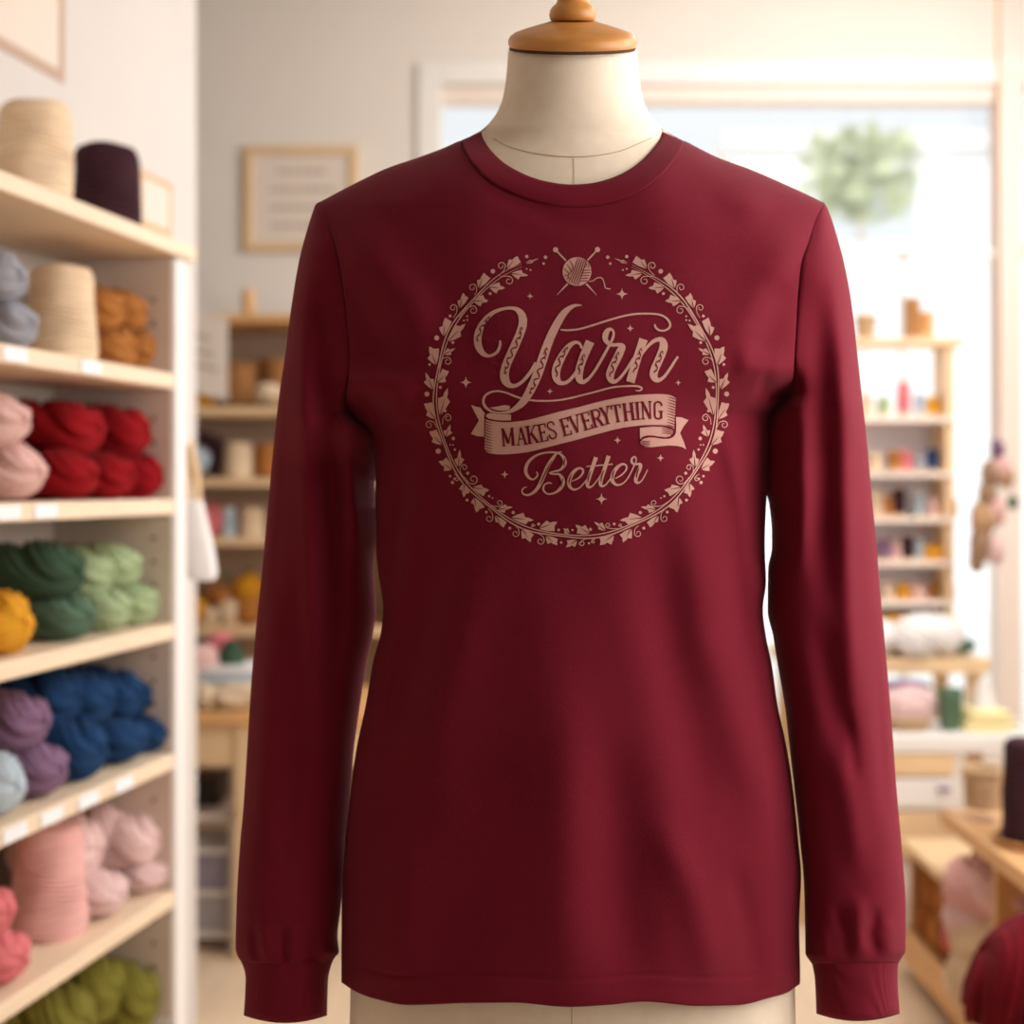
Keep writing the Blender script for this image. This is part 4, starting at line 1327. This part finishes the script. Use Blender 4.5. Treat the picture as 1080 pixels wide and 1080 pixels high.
# third row: plum wreath-like hank round a pale ball, cream cones
e = empty('yarn_ring', tuple(P(212, 504, RY + .12)), 'dark plum looped hank standing on the rack shelf', 'yarn')
rr = 20 / F * RY
MB().tube([(rr * math.cos(a), .01 * math.sin(3 * a), rr * 1.15 + rr * math.sin(a)) for a in np.linspace(-.9, math.pi + .9, 26)], [.026 + .004 * math.sin(i) for i in range(26)], 14).build('loop', M['plum_yarn'], e, True)
hank(P(208, 487, RY + .10), (.04, .045, .045), (0, 0, 1.5), 'ice_blue_yarn', 'pale ball sitting inside the plum hank loop', tw=1, seed=1)
cone(0, 1, .052, .115, 'cream_yarn', 'cream yarn cone on the left rack, left of the beige cone', base=tuple(P(252, 503.5, RY + .12)), cat='yarn cone')
cone(0, 2, .050, .110, 'tan_yarn', 'beige-brown yarn cone on the left rack beside the sleeve', base=tuple(P(284, 503.5, RY + .12)), cat='yarn cone')
# fourth row
hank(P(221, 549, RY + .12), (.045, .045, .055), (0, 0, 1.5), 'coral_yarn', 'small pinkish skein on the fourth rack shelf', tw=1.5, seed=2)
pot('glass_jar', 241, 567, 16, 28, RY + .12, M['ice_blue_yarn'], 'pale lilac jar on the fourth rack shelf', 'jar', lid=M['label'])
cone(0, 3, .042, .10, 'cream_yarn', 'short cream cone on the fourth rack shelf', base=tuple(P(266, 566.5, RY + .12)), cat='yarn cone')
# fifth row: pile of yellow and cream balls
pile = [(208, 645, 17, 'mustard_yarn', 'golden yarn ball at the left end of the pile'), (224, 650, 14, 'cream_yarn', 'small cream ball next to the golden one'), (243, 646, 17, 'cream_yarn', 'larger cream ball in the middle of the pile'),
        (262, 644, 17, 'tan_yarn', 'tan ball in the pile beside the sleeve'), (232, 628, 15, 'tan_yarn', 'tan ball lying on top of the pile'), (262, 620, 16, 'mustard_yarn', 'golden ball on top of the pile beside the sleeve')]
for px, py, r, mn, lb in pile:
    k = r / F * (RY + .14)
    hank(P(px, py, RY + .14), (k, k, k * .9), (.3, .2, px), mn, lb + ' on the rack', 'balls piled on the fifth rack shelf', tw=1, seed=px)
for px, py, lb in ((237, 611, 'small green sprig on the yarn pile, left one'), (262, 604, 'small green sprig on the yarn pile beside the sleeve')):
    e = empty('leaf_sprig', tuple(P(px, py, RY + .12)), lb, 'leaves'); b = MB()
    for k in range(9):
        a = k * .7; d = Vector((math.cos(a) * .03, math.sin(a) * .02, .012 + .004 * (k % 3))); s_ = Vector((-math.sin(a), math.cos(a), 0)) * .008
        b.add([Vector((0, 0, 0)), d * .5 + s_, d, d * .5 - s_], [(0, 1, 2, 3)])
    b.build('leaves', M['leaf'], e)

# paper sign and white tote hanging off the rack's near side
SY = RY - .012
e = empty('hanging_sign', tuple(P(216, 372, SY)), 'cream paper sign hanging beside the left shelf unit', 'sign')
b = MB().box(-26 / F * SY, 24 / F * SY, 0, .006, -44 / F * SY, 44 / F * SY, fn=lambda v: Vector((v.x, v.y, v.z - v.x * .28))); b.build('sheet', M['paper'], e)
b = MB()
for i, z in enumerate((.05, .0, -.045)):
    b.box(-.05, .02 + .01 * i, -.002, -.0005, z - .005, z + .005, fn=lambda v: Vector((v.x, v.y, v.z - v.x * .28)))
b.build('lettering', M['ink'], e)
b = MB().tube([(-.07, 0, .14), (-.03, .004, .135), (.06, 0, .11)], .003, 6); b.build('cord', M['oak_pale'], e)


def cloth_bag(px, pt, pb, wpx, Y, m, label, m2):
    h = (pb - pt) / F * Y; w = wpx / F * Y
    e = empty('cloth_bag', tuple(P(px, pb, Y)), label, 'bag')
    pr = []
    for i in range(24):
        t = i / 23; pr.append((w / 2 * (.98 - .55 * max(0, t - .3) ** 1.2) * min(1, .75 + t * 4), h * t))
    MB().lathe(pr, 40, fn=lambda v: Vector((v.x * (1 + .06 * math.sin(5 * math.atan2(v.y, v.x))) - .12 * v.z, v.y * .55, v.z))).build('bag_body', m, e, True)
    MB().tube([(-.12 * h - w * .18, 0, h), (-.14 * h - w * .1, 0, h * 1.5), (-.16 * h, 0, h * 1.75), (-.12 * h + w * .1, 0, h * 1.4), (-.12 * h + w * .18, 0, h)], .009, 8).build('strap', m2, e, True)


cloth_bag(213, 528, 612, 34, 2.95, M['cloth_white'], 'white cloth bag hanging beside the shelf unit post', M['oak_pale'])

hz_ = Vector(P(213, 612, 2.95)) + Vector((-.16 * 84 / F * 2.95, 0, 1.75 * 84 / F * 2.95))
MB().tube([L(UE + .045, .03, hz_.z - H) - uo, hz_ - uo + Vector((0, .012, -.004)), hz_ - uo + Vector((0, .014, .012))], .005, 8).build('hook', M['frame_white'], sp)

# ---------------------------------------------------------------- left table with goods
TY = 4.0
tb = empty('wooden_table', (X(250, TY), TY + .35, 0), 'warm oak table below the left rack with cloth and yarn on top', 'table')
to = Vector(tb.location)
tz = Zp(752, TY)
rpart('tabletop', X(140, TY), X(400, TY), TY, TY + .55, tz - .035, tz, M['oak'], tb, to, .004)
rpart('apron', X(150, TY), X(392, TY), TY + .03, TY + .05, tz - .155, tz - .035, M['oak_pale'], tb, to)
for px in (152, 246, 388):
    for yy in (TY + .02, TY + .48):
        rpart('leg', X(px, TY), X(px, TY) + .05, yy, yy + .05, 0, tz - .035, M['oak_pale'], tb, to)
# things on the table
tgt = [(212, 738, .075, .05, .035, 'cream_yarn', 'cream fabric roll at the front of the left table'), (255, 738, .095, .055, .036, 'cream_yarn', 'pale beige roll on the left table beside the sleeve'),
       (211, 706, .06, .06, .055, 'blush_yarn', 'pale blush bundle on the left table behind the cream roll'), (232, 684, .045, .045, .04, 'coral_yarn', 'muted red ball at the back of the left table'),
       (205, 690, .04, .04, .035, 'plum_yarn', 'dark plum ball behind the blush bundle')]
for px, py, a, b2, c2_, mn, lb in tgt:
    Yt = TY + (.1 if py > 720 else .27 if py > 700 else .42)
    hank(Vector((X(px, Yt), Yt, tz + c2_ + (.0 if py > 720 else .05 if py > 700 else .10))), (a, b2, c2_), (0, 0, .1 * px), mn, lb, tw=1, seed=px)
e = empty('fabric_stack', (X(244, TY + .3), TY + .3, tz), 'stack of folded white and pale blue cloths on the left table', 'fabric')
for i in range(4):
    MB().box(-.12, .10, -.09, .09, i * .026, i * .026 + .024, bev=.010).build('folded_cloth', M['cloth_white'] if i % 2 else M['ice_blue_yarn'], e, True)
e = empty('pyramid_box', (X(243, TY + .28), TY + .28, tz + .106), 'small dark green yarn cake on the folded cloths', 'yarn')
MB().lathe([(.045, 0), (.04, .02), (.028, .05), (.012, .07)], 24).build('winding', M['dark_green_yarn'], e, True)
e.name = 'yarn_cake'
# under the table
bx = empty('storage_box', (X(219, 4.25), 4.25, Zp(846, 4.25)), 'black storage box under the left table', 'box')
MB().box(-.06, .045, -.06, .1, 0, .075, bev=.004).build('box_body', M['black'], bx)
MB().box(-.063, .048, -.063, .103, .06, .078, bev=.003).build('lid', M['black'], bx)
mr = empty('magazine_rack', (X(222, 4.2), 4.2, 0), 'white rack with tilted magazines standing on the floor under the left table', 'rack')
zt = Zp(846, 4.25)
for x in (-.10, .075): MB().box(x, x + .02, -.10, .16, .0, zt - .002, bev=.003).build('side_panel', M['white_board'], mr)
for i in range(3): MB().box(-.08, .075, -.1, .15, .04 + i * .12, .055 + i * .12).build('shelf', M['white_board'], mr)
MB().box(-.10, .095, -.10, .16, zt - .02, zt - .002, bev=.003).build('top_panel', M['white_board'], mr)
M['mag1'] = mat('grey_cover', (190, 186, 190), 0.5, 0, .3, 14); M['mag2'] = mat('lilac_cover', (172, 164, 184), 0.5, 0, .3, 14)
for i, (m_, lb) in enumerate(((M['mag1'], 'grey magazine leaning in the lowest tray of the white rack'), (M['mag2'], 'lilac magazine leaning in the middle tray of the white rack'))):
    b = MB().box(-.07, .065, -.004, .004, 0, .105, fn=lambda v: Vector((v.x, v.y + v.z * .3, v.z)), bev=.001)
    o = b.build('magazine', m_, None, loc=(mr.location.x, mr.location.y - .08, .0555 + i * .12)); tag(o, lb, 'magazine')

# ---------------------------------------------------------------- right rack in front of the window
QY = 4.45
rk = empty('spool_rack', (X(940, QY), QY + .1, 0), 'light wooden spool rack standing on the counter in front of the window', 'rack')
qo = Vector(rk.location)
q0, q1 = X(850, QY), X(1008, QY)
cz = Zp(690, QY)
for py in (356, 440, 498, 546, 592, 634):
    z = Zp(py, QY)
    rpart('shelf', q0 - .02, q1 + (.03 if py == 356 else 0), QY, QY + .16, z - (.024 if py == 356 else .016), z, M['oak_pale'] if py == 356 else M['frame_beige'], rk, qo)
M['lav'] = mat('pale_lavender_board', (232, 228, 234), 0.8)
rpart('back_panel', q0, q1, QY + .162, QY + .17, cz, Zp(440, QY), M['lav'], rk, qo)
for px in (850, 1003):
    rpart('post', X(px, QY) - .014, X(px, QY) + .014, QY + .01, QY + .15, cz, Zp(358, QY), M['oak_pale'], rk, qo)
rk['label'] = 'light wooden spool rack with six shelves in front of the window'

basket(913, 355, 20, 20, QY + .08, M['wicker_pale'], 'small pale basket at the left on top of the spool rack')
pot('wooden_canister', 962, 355, 17, 40, QY + .06, M['wicker'], 'tall brown canister on top of the spool rack', 'canister', prof=[(.95, 0), (1, .05), (1, .9), (1.05, .92), (1.05, 1)])
pot('wooden_canister', 977, 355, 16, 26, QY + .09, M['oak'], 'short amber canister beside the tall brown one', 'canister', prof=[(.95, 0), (1, .05), (1, .9), (1.05, .92), (1.05, 1)])


def spool(px, pb, wpx, hpx, mn, label, Y=QY + .07, group=None):
    e = empty('thread_spool', tuple(P(px, pb, Y)), label, 'spool', group)
    r = wpx * 1.12 / 2 / F * Y; h = hpx * 1.08 / F * Y
    MB().lathe([(r * .85, h * .08), (r * .95, h * .2), (r * .9, h * .85), (r * .5, h * .92)], 24).build('thread', M[mn], e, True)
    MB().lathe([(r, 0), (r, h * .08), (r * .5, h * .1)], 24).build('flange', M['oak_pale'], e, True)
    MB().lathe([(r * .35, h * .9), (r * .4, h), (r * .2, h)], 20).build('core_tip', M['oak_pale'], e, True)


SP = [  # px, base, w, h, material, label
    (914, 439, 14, 22, 'cream_yarn', 'cream spool'), (932, 439, 14, 20, 'sage_yarn', 'pale green spool'), (953, 439, 14, 36, 'coral_yarn', 'tall pink spool'), (970, 439, 12, 24, 'ice_blue_yarn', 'pale blue spool'),
    (983, 439, 14, 20, 'mustard_yarn', 'golden spool'), (997, 439, 14, 28, 'grey_yarn', 'grey-blue spool'),
    (923, 497, 14, 20, 'cream_yarn', 'cream spool'), (943, 497, 14, 22, 'tan_yarn', 'tan spool'), (955, 497, 13, 22, 'coral_yarn', 'pink-brown spool'), (983, 497, 11, 24, 'navy_yarn', 'dark navy spool'), (998, 497, 13, 22, 'tan_yarn', 'tan spool'),
    (924, 545, 13, 26, 'cream_yarn', 'beige spool'), (948, 545, 14, 30, 'plum_yarn', 'dark plum spool'), (970, 545, 9, 26, 'ice_blue_yarn', 'slim blue spool'), (1000, 545, 19, 20, 'mustard_yarn', 'wide golden spool'),
    (932, 591, 15, 24, 'mauve_yarn', 'mauve spool'), (957, 591, 13, 26, 'plum_yarn', 'dark plum spool'), (983, 591, 22, 16, 'mustard_yarn', 'wide golden spool'),
    (970, 497, 12, 20, 'grey_yarn', 'grey spool'), (936, 545, 11, 22, 'tan_yarn', 'tan spool'), (984, 545, 12, 20, 'blush_yarn', 'blush spool'), (945, 591, 11, 20, 'blush_yarn', 'blush spool'), (969, 591, 10, 22, 'ice_blue_yarn', 'slim pale blue spool'), (968, 633, 18, 16, 'blush_yarn', 'wide blush spool'), (985, 633, 10, 20, 'tan_yarn', 'tan spool'),
    (936, 633, 14, 18, 'cream_yarn', 'cream spool'), (952, 633, 14, 18, 'mustard_yarn', 'pale golden spool'), (998, 633, 18, 20, 'mid_green_yarn', 'green spool')]
RN = {439: 'second', 497: 'third', 545: 'fourth', 591: 'fifth', 633: 'lowest'}
for px, pb, w, h, mn, lb in SP:
    pos = ', next to the right post' if px > 990 else ', near the sleeve' if px < 937 else ''
    spool(px, pb - .0, w, h, mn, f'{lb} on the {RN[pb]} shelf of the spool rack{pos}')

# wooden counter carrying the rack
ct = empty('counter', (X(960, QY), QY + .2, 0), 'pale oak counter under the spool rack by the window', 'counter')
co = Vector(ct.location)
rpart('countertop', X(830, QY), X(1045, QY - .12), QY - .12, QY + .32, cz - .045, cz, M['oak_pale'], ct, co, .004)
for px in (845, 1020):
    for yy in (QY - .08, QY + .26):
        rpart('leg', X(px, QY) - .02, X(px, QY) + .025, yy, yy + .045, 0, cz - .045, M['oak_pale'], ct, co)
for px, py, a, b2, c2_, mn, lb in [(920, 675, .10, .07, .06, 'cloth_white', 'white wool bundle on the counter beside the sleeve'), (978, 673, .12, .08, .068, 'cloth_white', 'large white wool bundle in the middle of the counter'),
                                  (948, 657, .075, .05, .03, 'mustard_yarn', 'amber skein lying behind the white bundles'), (970, 656, .03, .03, .02, 'navy_yarn', 'small navy ball behind the white bundles'),
                                  (1004, 668, .03, .03, .05, 'mustard_yarn', 'small yellow ball at the right of the counter'), (1014, 681, .045, .04, .022, 'mid_green_yarn', 'small green ball at the counter corner')]:
    Yt = QY - .05 if py > 668 else QY + .06
    c_ = P(px, py, Yt); c_.z = max(c_.z, cz + c2_ * .9)
    hank(c_, (a, b2, c2_), (0, 0, .1 * px), mn, lb, tw=1, seed=px)

# white low table in front
LY = 4.05
lt = empty('white_table', (X(1000, LY), LY + .2, 0), 'white table with a green vase on it, in front of the counter', 'table')
lo = Vector(lt.location)
lz = Zp(776, LY)
rpart('tabletop', X(900, LY), X(1150, LY), LY, LY + .30, lz - .05, lz, M['white_board'], lt, lo, .006)
rpart('cabinet_body', X(905, LY), X(1012, LY), LY + .02, LY + .28, .0, lz - .05, M['white_board'], lt, lo, .003)
dr = rpart('drawer', X(912, LY), X(1007, LY), LY + .0, LY + .019, Zp(818, LY), Zp(796, LY), M['oak_pale'], lt, lo, .003)
dr = rpart('drawer', X(912, LY), X(1007, LY), LY + .0, LY + .019, Zp(852, LY), Zp(822, LY), M['white_board'], lt, lo, .003)
rpart('drawer', X(912, LY), X(1007, LY), LY + .0, LY + .019, Zp(905, LY), Zp(857, LY), M['oak_pale'], lt, lo, .003)
rpart('handle', X(988, LY), X(1002, LY), LY - .014, LY, Zp(833, LY), Zp(830, LY), M['mauve_yarn'], dr, lo, .001)
for px in (1140,):
    rpart('leg', X(px, LY) - .02, X(px, LY) + .02, LY + .02, LY + .06, 0, lz - .05, M['white_board'], lt, lo)
pot('green_vase', 1002, 776, 27, 50, LY + .10, M['green_glaze'], 'green fluted vase on the white table', 'vase', prof=[(.62, 0), (.7, .05), (.95, .5), (1, .8), (1, .98), (.94, 1), (.88, .97), (.8, .6)])
hank(P(958, 745, LY + .14), (.085, .07, .055), (0, 0, .3), 'pink_yarn', 'pale pink bundle on the white table beside the sleeve', tw=.8, seed=2)
hank(P(955, 724, LY + .2), (.075, .05, .018), (0, 0, .1), 'mauve_yarn', 'flat mauve skein lying on the pink bundle', tw=.8, seed=2)
basket(956, 776, 46, 19, LY + .12, M['wicker_pale'], 'low pale basket under the pink bundle on the white table')
e = empty('fabric_stack', (X(1037, LY + .12), LY + .12, lz), 'folded pale yellow cloths on the white table', 'fabric')
M['yellow_cloth'] = mat('pale_yellow_cloth', (244, 228, 170), 0.9)
for i in range(3): MB().box(-.075 + .01 * i, .085 - .012 * i, -.07, .07, i * .02, i * .02 + .019, bev=.008).build('folded_cloth', M['yellow_cloth'], e, True)
pot('white_jug', 1037, 762, 24, 44, LY + .12, M['frame_white'], 'white ceramic jug standing on the yellow cloths', 'jug', prof=[(.8, 0), (1, .2), (1, .5), (.6, .85), (.55, 1), (.5, .95)])
e = empty('scissors', tuple(P(1063, 760, LY + .1)), 'dark scissors resting on a white cloth at the table edge', 'scissors')
for sg in (-1, 1):
    MB().box(-.02, .05, -.004, .004, -.004 * sg - .003, -.004 * sg + .003, fn=lambda v: Matrix.Rotation(.5 + .1 * sg, 3, 'Y') @ v).build('blade', M['black'], e)
e2 = empty('folded_cloth', (X(1066, LY + .12), LY + .12, lz), 'white cloth folded at the right of the white table', 'fabric')
MB().box(-.04, .09, -.07, .07, 0, Zp(764, LY + .12) - lz, bev=.012).build('cloth', M['cloth_white'], e2, True)

# garland hanging in front of the window post
gx, gy = X(1045, 4.3), 4.3
gar = empty('yarn_garland', (gx, gy, Zp(455, gy)), 'hanging garland of brown and pink tassels in front of the window post', 'garland')
yarn('dusk_yarn', (176, 142, 116)); yarn('clay_yarn', (206, 166, 128))
for px, py, r, mn in [(1052, 474, 7, 'mauve_yarn'), (1044, 500, 9, 'dusk_yarn'), (1041, 522, 9, 'dusk_yarn'), (1056, 495, 9, 'blush_yarn'), (1061, 503, 8, 'clay_yarn'), (1036, 548, 12, 'clay_yarn'), (1050, 540, 10, 'blush_yarn'),
                      (1034, 575, 11, 'dusk_yarn'), (1048, 580, 10, 'pink_yarn'), (1030, 592, 8, 'dusk_yarn'), (1068, 530, 5, 'mid_green_yarn')]:
    k = r / F * gy
    me = MESH.setdefault(('pom', mn), hank_mesh('pompom', M[mn], 3, 1.0, 16, 1))
    o = bpy.data.objects.new('pompom', me); COL.objects.link(o); o.parent = gar
    o.location = P(px, py, gy) - Vector(gar.location); o.scale = (k, k, k * 1.5)
MB().tube([Vector((X(1053, gy), gy, 3.2)) - Vector(gar.location), P(1053, 460, gy) - Vector(gar.location), P(1040, 520, gy) - Vector(gar.location), P(1032, 585, gy) - Vector(gar.location)], .004, 8).build('cord', M['brown_yarn'], gar)
e = empty('curtain_hook', (X(1053, gy), gy, 0), 'hook', 'hook')
bpy.data.objects.remove(e)

# ---------------------------------------------------------------- bench at the front right
BX = 1.085
bn = empty('low_bench_shelf', (BX + .22, 2.8, 0), 'low honey wood bench shelf with open compartments at the right edge', 'shelf')
bo = Vector(bn.location)
bz = H - .813
M['bench_wood'] = mat('bench_wood', (222, 172, 118), 0.5, 0, 0.10, 6, 0, stretch=(6, 1, 1))
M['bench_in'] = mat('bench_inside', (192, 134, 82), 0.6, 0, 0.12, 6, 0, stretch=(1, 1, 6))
rpart('top_board', BX - .015, BX + .46, 1.95, 3.56, bz - .04, bz, M['bench_wood'], bn, bo, .004)
rpart('base_board', BX - .01, BX + .45, 1.97, 3.93, .04, .09, M['bench_wood'], bn, bo, .003)
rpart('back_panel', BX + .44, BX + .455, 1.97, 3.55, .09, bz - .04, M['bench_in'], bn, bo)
for yy in (2.0, 2.62, 3.20):
    rpart('divider', BX, BX + .44, yy - .012, yy + .012, .09, bz - .04, M['bench_wood'], bn, bo, .002)
for yy in (2.05, 3.85):
    rpart('foot', BX + .05, BX + .40, yy - .03, yy + .03, 0, .04, M['bench_wood'], bn, bo)
# second lower crate beyond the bench
cr = empty('wooden_crate', (BX + .15, 3.75, .09), 'low open crate of brown and amber yarn beyond the bench top', 'crate')
cq = Vector(cr.location)
czt = .37
rpart('top_board', BX - .01, BX + .315, 3.57, 3.93, czt - .022, czt, M['oak_pale'], cr, cq, .002)
rpart('lip_board', BX - .005, BX + .012, 3.56, 3.92, .09, .13, M['bench_wood'], cr, cq)
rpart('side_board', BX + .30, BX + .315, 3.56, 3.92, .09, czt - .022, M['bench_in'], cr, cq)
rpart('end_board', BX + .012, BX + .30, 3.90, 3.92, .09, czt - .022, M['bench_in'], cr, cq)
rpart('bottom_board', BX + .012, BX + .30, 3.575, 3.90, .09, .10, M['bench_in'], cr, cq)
BR = [(.075, 3.64, .16, 'brown_yarn', 'brown yarn ball at the near bottom of the crate'), (.075, 3.75, .16, 'tan_yarn', 'amber yarn ball in the bottom middle of the crate'),
      (.075, 3.85, .155, 'brown_yarn', 'brown yarn ball at the far bottom of the crate'), (.08, 3.69, .265, 'tan_yarn', 'amber yarn ball on top of the near ones in the crate'),
      (.08, 3.80, .265, 'brown_yarn', 'brown yarn ball on top at the far side of the crate'), (.08, 3.59, .27, 'mustard_yarn', 'golden ball squeezed in at the near top of the crate')]
for dx, dy, z, mn, lb in BR:
    hank(Vector((BX + dx, dy, z)), (.062, .058, .058), (0, .2, dy * 5), mn, lb, tw=1, seed=int(dy * 100))
# yarn in the bench compartment
for px, py, Yb, a, b2, c2_, mn, lb in [(1008, 938, 3.36, .10, .085, .075, 'rose_yarn', 'dusty rose skein in the top of the bench compartment'), (1000, 965, 3.38, .09, .08, .06, 'pink_yarn', 'pink skein below the rose one in the bench compartment'),
                                       (1030, 942, 3.30, .10, .07, .06, 'blush_yarn', 'blush skein next to the divider in the bench compartment'),
                                       (1022, 990, 3.34, .09, .075, .07, 'cream_yarn', 'cream skein in the middle of the bench compartment'), (1010, 1030, 3.36, .10, .08, .085, 'cream_yarn', 'large cream skein at the bottom of the bench compartment'),
                                       (1030, 915, 3.40, .06, .05, .04, 'brown_yarn', 'brown skein on top of the pile under the bench top'),
                                       (990, 985, 3.46, .05, .05, .05, 'coral_yarn', 'small coral ball at the left of the bench compartment')]:
    c_ = P(px, py, Yb); c_.x = max(c_.x + .05, BX + a * .6)
    hank(c_, (a * 1.2, b2 * 1.15, c2_ * 1.12), (0, .1, 1.9 + .2 * (py % 3)), mn, lb, tw=1.4, seed=py)
cone(0, 5, .066, .225, 'plum_yarn', 'dark plum yarn cone standing on the bench at the right edge', base=(X(1088, 3.2), 3.2, bz + .012), taper=.84, wav=.02)
basket(1038, 852, 42, 40, 3.44, M['wicker_pale'], 'round pale brown basket on the far end of the bench', handle=False)
M['wick_tray'] = M['wicker']
e = empty('woven_tray', (X(1088, 3.2), 3.2, bz), 'flat round woven tray under the dark plum cone on the bench', 'tray')
MB().lathe([(.070, 0), (.080, .004), (.084, .010), (.082, .014), (.076, .012), (.02, .011)], 40).build('tray_base', M['wicker'], e, True)
MB().tube([(.082 * math.cos(a), .082 * math.sin(a), .014) for a in np.linspace(0, 2 * math.pi, 40)], .005, 8).build('rim', M['wicker'], e, True)
# dark red yarn ball in a floor basket
bk_ = basket(1100, 1130, 150, 195, 2.5, M['wicker'], 'tall floor basket holding the dark red yarn ball in the corner')
bk_.location = (.925, 2.5, 0)
for ch in bk_.children: ch.scale = (.85, .85, (.345) / (195 / F * 2.5))
hank(Vector((.935, 2.5, .455)), (.125, .125, .125), (.5, .5, -.35), 'dark_red_yarn', 'large dark red yarn ball at the lower right corner', tw=2.2, seed=1, name='yarn_ball')
